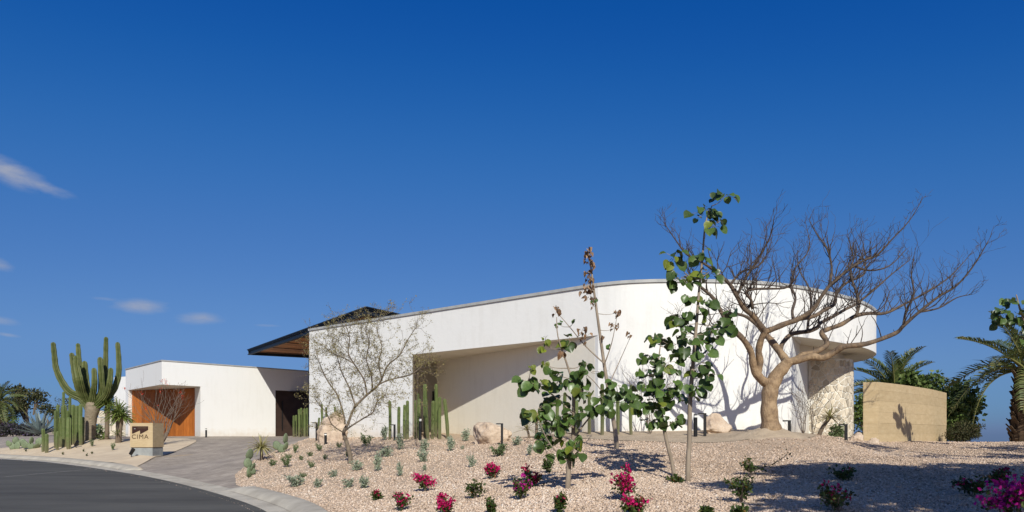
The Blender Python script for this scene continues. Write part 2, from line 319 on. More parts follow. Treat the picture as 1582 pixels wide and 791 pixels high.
def box(c, s, rz=0.0, tilt=None):
    x, y, z = [d / 2 for d in s]
    V = np.array([(-x, -y, -z), (x, -y, -z), (x, y, -z), (-x, y, -z), (-x, -y, z), (x, -y, z), (x, y, z), (-x, y, z)])
    m = Matrix.Rotation(rz, 3, 'Z')
    if tilt: m = m @ tilt
    V = V @ np.array(m).T + np.array(c)
    return V, [(0, 3, 2, 1), (4, 5, 6, 7), (0, 1, 5, 4), (1, 2, 6, 5), (2, 3, 7, 6), (3, 0, 4, 7)]
def prism(poly, z0, z1):
    """solid from a plan outline"""
    p = [(float(a), float(b)) for a, b in poly]
    ar = sum(p[i][0] * p[(i + 1) % len(p)][1] - p[(i + 1) % len(p)][0] * p[i][1] for i in range(len(p)))
    if ar < 0: p = p[::-1]
    n = len(p); V = [(a, b, z0) for a, b in p] + [(a, b, z1) for a, b in p]
    F = [(i, (i + 1) % n, n + (i + 1) % n, n + i) for i in range(n)]
    for tri in tessellate_polygon([[Vector((a, b, 0)) for a, b in p]]):
        a, b, c = tri
        s = (p[b][0] - p[a][0]) * (p[c][1] - p[a][1]) - (p[c][0] - p[a][0]) * (p[b][1] - p[a][1])
        if s < 0: b, c = c, b
        F.append((a + n, b + n, c + n)); F.append((a, c, b))
    return V, F
def tube(path, rad, n=7, cap=True, ribs=0):
    P = [Vector(p) for p in path]; k = len(P); V = []; F = []
    if not hasattr(rad, '__len__'): rad = [rad] * k
    t0 = (P[1] - P[0]).normalized(); ref = Vector((1, 0, 0)) if abs(t0.x) < .8 else Vector((0, 1, 0))
    a = (ref - t0 * ref.dot(t0)).normalized()
    for i in range(k):
        t = (P[min(i + 1, k - 1)] - P[max(i - 1, 0)]); t = t.normalized() if t.length > 1e-9 else t0
        a = a - t * a.dot(t); a = a.normalized() if a.length > 1e-6 else t.orthogonal().normalized(); b = t.cross(a)
        for j in range(n):
            r = rad[i] * ((1.0 if j % 2 == 0 else .74) if ribs else 1.0)
            q = 2 * math.pi * j / n
            V.append(P[i] + a * (r * math.cos(q)) + b * (r * math.sin(q)))
    for i in range(k - 1):
        for j in range(n):
            F.append((i * n + j, i * n + (j + 1) % n, (i + 1) * n + (j + 1) % n, (i + 1) * n + j))
    if cap: F.append(tuple(range((k - 1) * n, k * n))); F.append(tuple(range(n - 1, -1, -1)))
    return [tuple(v) for v in V], F
def smooth_path(pts, n=4):
    P = [Vector(p) for p in pts]
    if len(P) < 3: return P
    out = []
    for i in range(len(P) - 1):
        p0 = P[max(i - 1, 0)]; p1 = P[i]; p2 = P[i + 1]; p3 = P[min(i + 2, len(P) - 1)]
        for s in range(n):
            t = s / n
            out.append(.5 * ((2 * p1) + (p2 - p0) * t + (2 * p0 - 5 * p1 + 4 * p2 - p3) * t * t + (3 * p1 - p0 - 3 * p2 + p3) * t ** 3))
    out.append(P[-1]); return out
def lerp_list(a, n):
    x = np.linspace(0, len(a) - 1, n); return list(np.interp(x, range(len(a)), a))
def leafquads(C, N, size, rs, aspect=1.7, rg=NR):
    """diamond-ish leaf faces: centres C, size array; folded along the midrib"""
    C = np.asarray(C, dtype=float); n = len(C); size = np.broadcast_to(np.asarray(size, dtype=float), (n,))
    d = rg.normal(size=(n, 3)); d[:, 2] += rs; d /= np.linalg.norm(d, axis=1)[:, None]
    e = rg.normal(size=(n, 3)); e -= d * (e * d).sum(1)[:, None]; e /= np.linalg.norm(e, axis=1)[:, None]
    f = np.cross(d, e)
    L = (size * aspect)[:, None]; W = size[:, None] * .5
    V = np.stack([C, C + d * L * .45 + e * W + f * W * .35, C + d * L, C + d * L * .45 - e * W + f * W * .35], 1).reshape(-1, 3)
    i = np.arange(n) * 4
    F = [(a, a + 1, a + 2, a + 3) for a in i.tolist()]
    return V, F
def P3(u, v, Y): return Vector(((u - CU) / FPX * Y, Y, (HOR - v) / FPX * Y))

# ------------------------------------------------------------------ terrain
def zroad(y): return -1.62 + (np.clip(y, -30, 60) - 15) * .0196
EDGE = [(-75, 62), (-50, 49.2), (-38, 42.9), (-30.5, 38.7), (-25.8, 35.9), (-22.1, 33.5), (-18.65, 30.5), (-16, 28.0), (-13.3, 25.3), (-10.95, 22.7), (-8.8, 20.1), (-7.1, 17.9), (-5.9, 16.2), (-5.1, 14.9), (-4.4, 13.4), (-3.5, 11.2), (-2.5, 8.6), (-1.2, 5.6), (.6, 2.4), (3.0, -1.0), (6.5, -5), (12, -10)]
edge = [Vector((p.x, p.y)) for p in smooth_path([(a, b, 0) for a, b in EDGE], 5)]
def offs(d):
    out = []
    for i, p in enumerate(edge):
        t = (edge[min(i + 1, len(edge) - 1)] - edge[max(i - 1, 0)]).normalized()
        out.append(Vector((p.x - t.y * d, p.y + t.x * d)))       # garden side
    return out
ctrl = []
for (u, v, Y) in [(478, 677, 32.9), (560, 677, 30), (640, 675, 28.5), (760, 678, 27), (840, 672, 25), (923, 667, 23), (1060, 666.5, 22.3), (1140, 667, 21), (1190, 666, 19.5), (1240, 670, 21), (1226, 668, 23.4),
                  (1285, 677, 27), (1342, 682, 21.8), (1463, 685, 26.5), (1582, 683, 22), (1500, 684, 23),
                  (877, 755, 12), (1043, 745, 13), (1063, 745, 13), (953, 693, 18.5), (540, 715, 22), (540, 683, 28.5),
                  (1000, 791, 9.5), (1300, 791, 9), (1582, 791, 8.5), (800, 791, 10.5), (600, 791, 13), (1300, 730, 13), (1200, 700, 16.5), (1500, 712, 15), (1350, 700, 18), (1250, 676, 19.8), (1130, 681, 19.2),
                  (700, 740, 17), (650, 700, 23.5), (450, 692, 29), (420, 715, 25), (800, 700, 20.5), (1050, 683, 19.6), (780, 745, 14.5), (900, 720, 15.5), (730, 690, 24),
                  (386, 714, 26), (438, 692, 30.3), (300, 715, 30), (340, 700, 33), (350, 682, 39), (420, 677, 41), (309, 674, 45), (425, 674, 48.5), (250, 674, 47), (201, 674, 49),
                  (215, 703, 31.8), (250, 705, 32.5), (300, 684, 38.5), (303, 680, 41), (250, 677.5, 43), (180, 678, 42), (138, 678, 40.5), (100, 694, 37.6), (66, 699, 37.5), (100, 682, 43), (0, 693, 41.5), (0, 683, 47), (0, 676, 55)]:
    p = P3(u, v, Y); ctrl.append((p.x, p.y, p.z))
for x, y, z in [(-40, 70, 0), (-60, 80, .2), (-20, 70, 0), (0, 60, 0), (20, 60, -3.2), (35, 40, -2.6), (30, 26, -.9), (30, 12, -.7), (25, 0, -1), (12, -3, -1.3), (8, 4, -1.0), (15, 8, -.75), (-5, 40, 0), (10, 34, -.2), (20, 34, -1.2), (-80, 70, .2), (22, 20, -.5)]:
    ctrl.append((x, y, z))
for i, p in enumerate(offs(.95)):
    inm = 19.9 < p.y < 28.2                                      # the driveway mouth lies lower than the kerbed stretches
    if i % (3 if inm else 5) == 0 and p.y > -2: ctrl.append((p.x, p.y, float(zroad(p.y)) + (.05 if inm else .10)))
for i, p in enumerate(offs(.55)):
    if i % 3 == 0 and 19.9 < p.y < 28.2: ctrl.append((p.x, p.y, float(zroad(p.y)) + .03))
ctrl = np.array(ctrl); SCL = 20.0
def _phi(r2): return np.where(r2 > 1e-12, .5 * r2 * np.log(np.maximum(r2, 1e-12)), 0)
cx = ctrl[:, :2] / SCL; nC = len(cx)
K = _phi(((cx[:, None] - cx[None]) ** 2).sum(-1)) + np.eye(nC) * 0.0006
Pm = np.hstack([np.ones((nC, 1)), cx]); A = np.zeros((nC + 3, nC + 3)); A[:nC, :nC] = K; A[:nC, nC:] = Pm; A[nC:, :nC] = Pm.T
wts = np.linalg.solve(A, np.concatenate([ctrl[:, 2], np.zeros(3)]))
def terr(xy):
    xy = np.asarray(xy, dtype=float).reshape(-1, 2); q = xy / SCL; out = np.empty(len(q))
    for s in range(0, len(q), 20000):
        b = q[s:s + 20000]; out[s:s + 20000] = _phi(((b[:, None] - cx[None]) ** 2).sum(-1)) @ wts[:nC] + wts[nC] + b @ wts[nC + 1:]
    return np.clip(out, -6, 1.0)
YS = np.arange(6.5, 75, .03)
def ground(u, v):
    x = (u - CU) / FPX * YS; z = (HOR - v) / FPX * YS; t = terr(np.stack([x, YS], 1))
    h = np.nonzero(t >= z)[0]
    i = h[0] if len(h) else len(YS) - 1
    return Vector((x[i], YS[i], t[i]))
def gz(x, y): return float(terr([(x, y)])[0])
def inpoly(pts, poly):
    x, y = pts[:, 0], pts[:, 1]; r = np.zeros(len(pts), bool); n = len(poly)
    for i in range(n):
        x1, y1 = poly[i]; x2, y2 = poly[(i + 1) % n]
        c = ((y1 > y) != (y2 > y)) & (x < (x2 - x1) * (y - y1) / ((y2 - y1) + 1e-12) + x1); r ^= c
    return r
def dens(poly, d):
    out = []
    n = len(poly)
    for i in range(n):
        a = Vector(poly[i][:2]); b = Vector(poly[(i + 1) % n][:2]); k = max(1, int((b - a).length / d))
        out += [a + (b - a) * (j / k) for j in range(k)]
    return out
def sheet(name, poly, step, dz, m, zf=None, kind='structure', smooth=True):
    P = dens(poly, step); n = len(P); pp = [(p.x, p.y) for p in P]
    xs = [p[0] for p in pp]; ys = [p[1] for p in pp]
    gx, gy = np.meshgrid(np.arange(min(xs), max(xs), step), np.arange(min(ys), max(ys), step))
    g = np.stack([gx.ravel(), gy.ravel()], 1) + NR.uniform(-.15, .15, (gx.size, 2)) * step
    g = g[inpoly(g, pp)]
    co = P + [Vector((a, b)) for a, b in g.tolist()]
    v, e, f, *_ = delaunay_2d_cdt(co, [], [list(range(n))], 1, 1e-5)
    V = np.array([(a.x, a.y) for a in v]); z = (terr(V) if zf is None else zf(V)) + dz
    F = []
    for q in f:
        s = sum(V[q[i]][0] * V[q[(i + 1) % len(q)]][1] - V[q[(i + 1) % len(q)]][0] * V[q[i]][1] for i in range(len(q)))
        F.append(tuple(q) if s > 0 else tuple(q[::-1]))
    return structure(name, np.column_stack([V, z]), F, m, smooth)

rz_ = lambda V: zroad(V[:, 1])
road_poly = [(p.x, p.y) for p in edge] + [(0, -25), (-60, -25), (-90, 20)]
sheet('road', road_poly, 1.6, 0, M['asphalt'], rz_)
gut = offs(.55); kb = offs(.95)
strip = lambda a, b: [(p.x, p.y) for p in a] + [(p.x, p.y) for p in b[::-1]]
# concrete gutter: gentle dish
V = []; F = []; o0, o1, o2 = offs(-.02), offs(.28), offs(.60)
for i in range(len(edge)):
    for p, dz in ((o0[i], .006), (o1[i], .004), (o2[i], .03)): V.append((p.x, p.y, float(zroad(p.y)) + dz))
for i in range(len(edge) - 1):
    for k in range(2): a = i * 3 + k; F.append((a, a + 3, a + 4, a + 1)[::-1])
structure('gutter', V, [q[::-1] for q in F] if False else F, M['concrete'], True)
# raised kerbs on each side of the driveway mouth, laid in lengths with joints
def kerb(i0, i1, jn):
    prof = [(.40, .018), (.47, .075), (.56, .125), (.66, .145), (.92, .15), (.96, .13), (.98, -.1)]
    lines = [offs(d) for d, _ in prof]
    V = []; F = []; m = len(prof)
    for s, i in enumerate(range(i0, i1 + 1)):
        tap = min(1.0, (i - i0 + .15) / 2.0, (i1 - i + .15) / 2.0) if jn else 1
        for k, (d, h) in enumerate(prof):
            p = lines[k][i]; V.append((p.x, p.y, float(zroad(p.y)) + (h * tap if h > 0 else h) + .004))
    for s in range(i1 - i0):
        for k in range(m - 1): a = s * m + k; F.append((a, a + 1, a + m + 1, a + m)[::-1])
    F.append(tuple(range(m))); F.append(tuple(range((i1 - i0) * m + m - 1, (i1 - i0) * m - 1, -1)))
    structure('kerb', V, [q[::-1] for q in F], M['concrete'], True)
def nearest(u, v):
    p = P3(u, v, 1.914 / ((v - HOR) / FPX + .0196)); return min(range(len(edge)), key=lambda i: (edge[i] - Vector((p.x, p.y))).length)
iL = nearest(180, 729); iR = nearest(322, 757)
kerb(0, iL, True); kerb(iR, len(edge) - 1, True)

GB = offs(.53)
mouth = [(p.x, p.y) for p in GB[iL - 3:iR + 5]]
g = lambda u, v: tuple(ground(u, v)[:2])
def PY(u, Y): return ((u - CU) / FPX * Y, Y)
drive = mouth + [tuple(offs(1.3)[iR + 4]), PY(372, 23.3), PY(386, 26), PY(412, 27.8), PY(438, 30.3), PY(479, 33.2), (-9.0, 38), (-6, 44), (-12, 54), (-16, 56), (-30, 60), (-50, 64), (-75, 78), (-80, 70), (-48, 52.6)] + [PY(-40, 42.5), PY(0, 41.6), PY(50, 42.2), PY(100, 43), PY(180, 43), PY(250, 43.2), PY(290, 42.4), PY(303, 41), PY(303, 39), PY(292, 37.0), PY(270, 34.6), PY(240, 31.6)]
# one big sheet of dry ground, then paving, sand and gravel laid on it
gpoly = [(p.x, p.y) for p in offs(.75)] + [(60, -20), (70, 30), (45, 60), (20, 95), (-90, 110)]
sheet('ground', gpoly, 2.0, -.07, M['soil'])
far = [(-90, 110), (20, 95), (45, 60), (70, 30), (60, -20), (12, -12)]
V = [(-90, 110, 0), (20, 95, -4), (45, 60, -5), (70, 30, -4), (200, 40, -16), (260, 300, -38.9), (-400, 520, 1), (-260, 110, 0), (-90, 66, 0)]
structure('far_ground', [(a, b, c - .5) for a, b, c in V], [(0, 6, 5, 1), (1, 5, 4, 2), (2, 4, 3), (0, 8, 7, 6)], M['soil'])
sheet('driveway', drive, 1.0, -.012, M['paver'])
island = [(p.x, p.y) for p in offs(.90)[6:iL + 1]] + [PY(212, 28.6), PY(240, 31.6), PY(270, 34.6), PY(292, 37.0), PY(303, 39), PY(303, 41), PY(290, 42.4), PY(250, 43.2), PY(180, 43), PY(100, 43), PY(50, 42.2), PY(0, 41.6), PY(-40, 42.5), (-48, 52.4)]
sheet('sand_bed', island, .7, .012, M['sand'])
garden = [tuple(offs(1.0)[iR - 1])] + [(p.x, p.y) for p in offs(.93)[iR:]] + [(30, -10), (34, 26), (24, 33), (14, 36), (-2, 36), (-9.3, 34.2), PY(477, 33.2), PY(438, 30.3), PY(412, 27.8), PY(386, 26), PY(363, 23.3)]
sheet('gravel_bed', garden, .55, 0.0, M['gravelbed'])
strip_poly = [PY(860, 23.2), PY(900, 21.6), PY(960, 20.4), PY(1060, 19.3), PY(1140, 18.9), PY(1215, 18.9), PY(1252, 19.6), PY(1262, 21), PY(1250, 24), PY(1150, 23.4), PY(1000, 23.2), PY(920, 24.0), PY(880, 25)]
sheet('soil_strip', strip_poly, .35, .014, M['soil'])
# heaped soil round the foot of the bare tree
tb = P3(1190, 664, 19.5)
V = [(tb.x, tb.y, gz(tb.x, tb.y) + .10)]; F = []
for k in range(1, 8):
    for j in range(28):
        a = 2 * math.pi * j / 28; r = k / 7 * (1.05 + .12 * math.sin(2 * a + 1) + .08 * math.sin(5 * a)); x = tb.x - .05 + math.cos(a) * r * 1.05; y = tb.y + math.sin(a) * r * .8
        h = .13 * (.5 + .5 * math.cos(math.pi * k / 7)) + .03 * math.sin(3 * a + k) * (1 - k / 7) - (.05 if k == 7 else 0)
        V.append((x, y, gz(x, y) + h + .015))
for j in range(28): F.append((0, 1 + j, 1 + (j + 1) % 28))
for k in range(6):
    for j in range(28): a = 1 + k * 28; F.append((a + j, a + 28 + j, a + 28 + (j + 1) % 28, a + (j + 1) % 28))
structure('soil_mound', V, F, M['soil'], True)
structure('sea', [(-9000, 60, -40), (9000, 60, -40), (9000, 4600, -40), (-9000, 4600, -40)], [(0, 1, 2, 3)], M['sea'])
# worn stripe of paint on the road
a = Vector(PY(8, 24.4)); b = Vector(PY(135, 28.1)); n_ = Vector((-(b - a).y, (b - a).x)).normalized() * .06
structure('road_marking', [(*(a - n_), float(zroad(a.y)) + .005), (*(b - n_), float(zroad(b.y)) + .005), (*(b + n_), float(zroad(b.y)) + .005), (*(a + n_), float(zroad(a.y)) + .005)], [(3, 2, 1, 0)], M['paint'])

# loose gravel: real chips, thinning out with distance
def wavy(p, k):
    x, y = p[:, 0] * k, p[:, 1] * k
    return (np.sin(x * 1.3 + 1.7 * np.sin(y * .7)) + np.sin(y * 1.1 + 1.9 * np.sin(x * .9 + 2)) + np.sin((x + y) * .8 + 2.3 * np.sin((x - y) * .6))) / 3
def gravel(n):
    pts = []
    need = n
    while need > 0:
        k = 400000
        Y = 7.5 / (1 - NR.random(k) * (1 - 7.5 / 33.0)); Y = Y ** 1.0
        u = NR.uniform(-10, 1600, k) + CU * 0; x = (u - CU) / FPX * Y
        p = np.stack([x, Y], 1)
        keep = inpoly(p, garden) & ~inpoly(p, strip_poly) & ~inpoly(p, main_foot) & (((x - tb.x) / 1.1) ** 2 + ((Y - tb.y) / .85) ** 2 > 1)
        keep &= NR.random(k) < np.clip(1.25 - .9 * np.clip(wavy(p * 1.6, 1.2) - .1, 0, 1) , .25, 1)
        p = p[keep][:need]; pts.append(p); need -= len(p)
    p = np.vstack(pts); z = terr(p)
    chips(p, z, 'gravel', 'pinkish tan gravel chips covering the sloping garden bed')
    # grit washed and kicked out along the gutter and the road edge
    k = 900; i = NR.integers(20, len(edge) - 12, k); f = NR.random(k); d = np.abs(NR.normal(.35, .35, k)) * np.where(NR.random(k) < .3, -1.6, 1) ; d = np.clip(d, -.25, .52)
    e = np.array([(q.x, q.y) for q in edge]); tt = e[i + 1] - e[i]; L_ = np.linalg.norm(tt, axis=1)[:, None]; tt = tt / L_
    g = e[i] + tt * L_ * f[:, None] + np.stack([-tt[:, 1], tt[:, 0]], 1) * d[:, None]
    chips(g, zroad(g[:, 1]) + np.where(d > 0, .012, .002), 'road_grit', 'loose grit scattered along the gutter and road edge', .4)
def chips(p, z, name, label, k=1.0):
    n = len(p)
    s = k * NR.gamma(5, 1, n) / 5 * (.0090 + .00037 * p[:, 1]); s = np.clip(s * (1 - .18 * np.clip((p[:, 0] - 1) / 6, 0, 1)), .003, .030)
    base = np.array([(1, 0, 0), (0, 1, 0), (-1, 0, 0), (0, -1, 0), (0, 0, .75), (0, 0, -.6)], float)
    V = base[None] * NR.uniform(.65, 1.3, (n, 6, 1)) + NR.normal(0, .16, (n, 6, 3))
    V[:, :, 0] *= NR.uniform(.8, 1.5, (n, 1)); a = NR.uniform(0, 6.28, n); tl = NR.normal(0, .35, n)
    c, si = np.cos(tl)[:, None], np.sin(tl)[:, None]; y, zz = V[:, :, 1] * c - V[:, :, 2] * si, V[:, :, 1] * si + V[:, :, 2] * c; V[:, :, 1], V[:, :, 2] = y, zz
    c, si = np.cos(a)[:, None], np.sin(a)[:, None]; x, y = V[:, :, 0] * c - V[:, :, 1] * si, V[:, :, 0] * si + V[:, :, 1] * c; V[:, :, 0], V[:, :, 1] = x, y
    V = V * s[:, None, None] + np.column_stack([p, z + s * .25])[:, None, :]
    f = np.array([(0, 1, 4), (1, 2, 4), (2, 3, 4), (3, 0, 4), (1, 0, 5), (2, 1, 5), (3, 2, 5), (0, 3, 5)])
    F = (f[None] + (np.arange(n) * 6)[:, None, None]).reshape(-1)
    me = bpy.data.meshes.new(name); me.vertices.add(n * 6); me.vertices.foreach_set('co', V.reshape(-1))
    nf = n * 8; me.loops.add(nf * 3); me.loops.foreach_set('vertex_index', F.astype(np.int32)); me.polygons.add(nf)
    me.polygons.foreach_set('loop_start', np.arange(nf, dtype=np.int32) * 3)
    me.update(calc_edges=True); me.validate()
    me.materials.append(M['stone_chip'])
    # whiter, greyer chips lie to the right of the bed, pinker ones to the left
    t = np.clip(NR.normal(.54, .21, n) - .16 * np.clip((p[:, 0] - 1.0) / 6, 0, 1) + .13 * wavy(p, 1.1) + .06 * wavy(p * 2.7, 1.3), 0, 1)
    at = me.attributes.new('tint', 'FLOAT', 'FACE'); at.data.foreach_set('value', np.repeat(t, 8).astype(np.float32))
    o = link(bpy.data.objects.new(name, me)); tag(o, label, 'gravel', kind='stuff')

# ------------------------------------------------------------------ main building
ZT = 4.90; ZS = 3.22
Apt = (-9.36, 32.87); J = (-3.98, 32.87 - (32.87 - 22.98) * (9.36 - 3.98) / (9.36 + 2.78)); Kp = (2.78, 22.98)
CURVE = [(2.78, 22.98), (3.46, 22.64), (4.17, 22.46), (4.87, 22.40), (6.1, 22.42), (7.17, 22.53), (8.08, 22.75), (9.1, 23.18), (10.23, 23.9), (11.54, 24.9), (12.40, 25.65), (13.4, 26.75), (14.37, 28.1), (14.92, 29.4), (15.2, 30.9), (15.1, 32.6), (14.3, 34.6), (12.4, 36.6), (9, 38.0)]
cs = [(p.x, p.y) for p in smooth_path([(a, b, 0) for a, b in CURVE], 5)]
outer = [Apt] + cs + [(-6, 40.5), (-9.0, 37.0)]
main_foot = outer
def offset_loop(poly, d):
    out = []; n = len(poly)
    for i in range(n):
        a = Vector(poly[i - 1]); b = Vector(poly[i]); c = Vector(poly[(i + 1) % n])
        t1 = (b - a).normalized(); t2 = (c - b).normalized(); n1 = Vector((t1.y, -t1.x)); n2 = Vector((t2.y, -t2.x)); m = (n1 + n2).normalized()
        out.append(tuple(b + m * (d / max(.4, m.dot(n1)))))
    return out
def wallstrip(poly, z0, z1, closed=True): pass
mb = Thing('main_building', (2, 30, 0), 'long white rendered building sweeping round to a curved drum end', 'building')
mb.part('upper_wall', *prism(outer, ZS, ZT - .10), M['white'])
cp = offset_loop(outer, .05)
mb.part('coping', *prism(cp, ZT - .098, ZT), M['coping'])
mb.part('left_wall', *prism([Apt, J, (-4.45, 33.1), (-9.1, 36.6)], -1.2, ZS), M['white'])
iLw = min(range(len(cs)), key=lambda i: abs(cs[i][0] / cs[i][1] - (1226 - CU) / FPX))
Lp = cs[iLw]
Mp = (-3.28, 31.07)
mb.part('front_wall', *prism([Mp] + cs[:iLw + 1] + [(11.66, 28.05), (11.8, 33), (-3.0, 34)], -1.2, ZS), M['white'])
mb.part('recess_wall', *prism([(-4.6, 33.12), (-2.9, 33.4), (-2.9, 34), (-4.6, 34)], -1.2, ZS), M['white'])
kq = Vector(Kp) - Vector(Mp); kn = Vector((kq.y, -kq.x)).normalized()
if kn.y > 0: kn = -kn
mb.part('recess_bounce_skin', *prism([tuple(Vector(Mp) + kn * .004), tuple(Vector(Mp).lerp(Vector(Kp), .985) + kn * .004), tuple(Vector(Mp).lerp(Vector(Kp), .985) - kn * .05), tuple(Vector(Mp) - kn * .05)], -1.0, ZS - .007), M['cream_bounce'])  # thin skin over the recess wall; its colour carries added warm bounce
sw = mb.part('slot_window', *box((-3.62, 33.18, 1.55), (.18, .12, .95)), M['dark'])
# thin soffit skin so the underside of the overhangs reads as its own plane
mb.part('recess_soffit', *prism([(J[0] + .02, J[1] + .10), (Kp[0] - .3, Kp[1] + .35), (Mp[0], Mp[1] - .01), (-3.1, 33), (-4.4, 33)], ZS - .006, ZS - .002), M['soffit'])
idx = [i for i in range(iLw + 1, len(cs)) if cs[i][1] < 33]
inn = [cs[i] for i in idx]
def inset(seq, d):
    o = []
    for i in range(len(seq)):
        t = (Vector(seq[min(i + 1, len(seq) - 1)]) - Vector(seq[max(i - 1, 0)])).normalized(); o.append((seq[i][0] - t.y * d, seq[i][1] + t.x * d))
    return o
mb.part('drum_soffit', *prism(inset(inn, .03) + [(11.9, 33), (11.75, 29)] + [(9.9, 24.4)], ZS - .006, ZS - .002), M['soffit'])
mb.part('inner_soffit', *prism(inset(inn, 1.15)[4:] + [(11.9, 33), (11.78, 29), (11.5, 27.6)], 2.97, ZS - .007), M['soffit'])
# stone faced wall under the drum: each stone its own piece on a mortar core
sp_pts = [(11.66, 28.0), (12.2, 27.72), (12.75, 27.66), (13.2, 27.86), (13.55, 28.3), (13.7, 29.2), (13.6, 31.0)]
sc = [(p.x, p.y) for p in smooth_path([(a, b, 0) for a, b in sp_pts], 8)]
swall = mb.part('stone_wall', *prism(sc + [(12.5, 32), (11.9, 32)], -.6, 2.969), M['mortar'])
def arcpos(seq):
    d = [0]
    for i in range(1, len(seq)): d.append(d[-1] + math.dist(seq[i], seq[i - 1]))
    return d
sd_ = arcpos(sc)
def on_curve(s):
    x = np.interp(s, sd_, [p[0] for p in sc]); y = np.interp(s, sd_, [p[1] for p in sc])
    x2 = np.interp(s + .02, sd_, [p[0] for p in sc]); y2 = np.interp(s + .02, sd_, [p[1] for p in sc]); x1 = np.interp(s - .02, sd_, [p[0] for p in sc]); y1 = np.interp(s - .02, sd_, [p[1] for p in sc])
    t = Vector((x2 - x1, y2 - y1)).normalized(); return Vector((x, y)), Vector((t.y, -t.x))
def clip_half(poly, px, py, nx, ny):
    out = []
    for i in range(len(poly)):
        a = poly[i]; b = poly[(i + 1) % len(poly)]; da = (a[0] - px) * nx + (a[1] - py) * ny; db = (b[0] - px) * nx + (b[1] - py) * ny
        if da <= 0: out.append(a)
        if da * db < 0: t = da / (da - db); out.append((a[0] + (b[0] - a[0]) * t, a[1] + (b[1] - a[1]) * t))
    return out
W0, W1, H0, H1 = .03, 2.75, -.35, 2.94
seeds = []
cw, ch = .135, .31
row = 0; yy = H0 - ch
while yy < H1 + ch:
    xx = W0 - cw * (1 + .5 * (row % 2))
    while xx < W1 + cw: seeds.append((xx + rng.uniform(-.33, .33) * cw, yy + rng.uniform(-.36, .36) * ch)); xx += cw
    yy += ch; row += 1
for i, (sx, sy) in enumerate(seeds):
    if not (W0 < sx < W1 and H0 < sy < H1): continue
    poly = [(W0, H0), (W1, H0), (W1, H1), (W0, H1)]
    for k, (tx, ty) in enumerate(seeds):
        if k == i or abs(tx - sx) > .75 or abs(ty - sy) > 1.1: continue
        dx, dy = tx - sx, ty - sy; L_ = math.hypot(dx, dy)
        poly = clip_half(poly, sx + dx / 2 - dx / L_ * .014, sy + dy / 2 - dy / L_ * .014, dx, dy)
        if len(poly) < 3: break
    if len(poly) < 3: continue
    # soften the corners
    q = []
    for a in range(len(poly)):
        p0, p1, p2 = poly[a - 1], poly[a], poly[(a + 1) % len(poly)]
        q += [(p1[0] * .84 + p0[0] * .16, p1[1] * .84 + p0[1] * .16), (p1[0] * .84 + p2[0] * .16, p1[1] * .84 + p2[1] * .16)]
    V = []; n = len(q); h = rng.uniform(.018, .035)
    for dd, sh in ((-.02, 1), (h * .7, 1), (h, .86)):
        for a, b in q:
            aa, bb = sx + (a - sx) * sh, sy + (b - sy) * sh
            c, nn = on_curve(aa); V.append((c.x + nn.x * dd, c.y + nn.y * dd, bb))
    F = [(r * n + j, r * n + (j + 1) % n, (r + 1) * n + (j + 1) % n, (r + 1) * n + j) for r in range(2) for j in range(n)] + [tuple(range(2 * n, 3 * n))]
    mb.part('stone', V, F, M['wallstone'], parent=swall)

# flat canopy roof behind: steel edge beams, timber boards beneath
ap, tp, fr, rt = (-6.5, 31.75), (-17.7, 47.7), (-6, 54.2), (4, 49)
cano = mb.part('canopy_roof', *prism([ap, tp, fr, rt], 5.60, 5.66), M['steel_top'])
def beam(a, b, w_, z0, z1, m, name, par):
    a = Vector(a); b = Vector(b); t = (b - a).normalized(); n = Vector((-t.y, t.x)) * w_ / 2
    return mb.part(name, *prism([tuple(a - n), tuple(b - n), tuple(b + n), tuple(a + n)], z0, z1), m, parent=par)
cc = Vector((-6.5, 45.6))
def tow(p, d): q = cc - Vector(p); return tuple(Vector(p) + q.normalized() * d)
loop = [ap, tp, fr, rt]
for i in range(4):
    a, b = loop[i], loop[(i + 1) % 4]; t = (Vector(b) - Vector(a)).normalized(); nrm = Vector((-t.y, t.x))
    if nrm.dot(cc - Vector(a)) < 0: nrm = -nrm
    a1, b1 = Vector(a) + nrm * .10 + t * .02 * (i % 2), Vector(b) + nrm * .10 - t * .02 * (i % 2)
    beam(a1, b1, .03, 5.402, 5.598, M['steel'], 'beam_web', cano)
    beam(Vector(a) + nrm * .06 + t * .01 * (i % 2), Vector(b) + nrm * .06 - t * .01 * (i % 2), .16, 5.36 + .003 * i, 5.40, M['steel_top'], 'beam_flange', cano)
    beam(Vector(a) + nrm * .05 + t * .01 * (i % 2), Vector(b) + nrm * .05 - t * .01 * (i % 2), .20, 5.665 + .003 * i, 5.73, M['steel_top'], 'beam_flange', cano)
# boards run from the tip side across, parted by dark joists
A0, A1, B0, B1 = Vector(tow(ap, .35)), Vector(tow(tp, .35)), Vector(tow(rt, .35)), Vector(tow(fr, .35))
NB = 40
for i in range(NB):
    f0, f1 = (i + .06) / NB, (i + .94) / NB
    mb.part('board', *prism([tuple(A0.lerp(A1, f0)), tuple(A0.lerp(A1, f1)), tuple(B0.lerp(B1, f1)), tuple(B0.lerp(B1, f0))], 5.54, 5.595), M['plank'], parent=cano)
for f in np.linspace(.05, .97, 7):
    beam(A0.lerp(A1, f), B0.lerp(B1, f), .06, 5.505, 5.539, M['steel_top'], 'joist', cano)
for x, y in ((-6.2, 35.5), (-9.5, 40.5), (-13.0, 45.8), (-5.2, 51.5), (2.2, 47.5), (-1.5, 40.5)):
    mb.part('roof_post', *box((x, y, 2.4), (.14, .14, 6.02)), M['steel'], parent=cano)

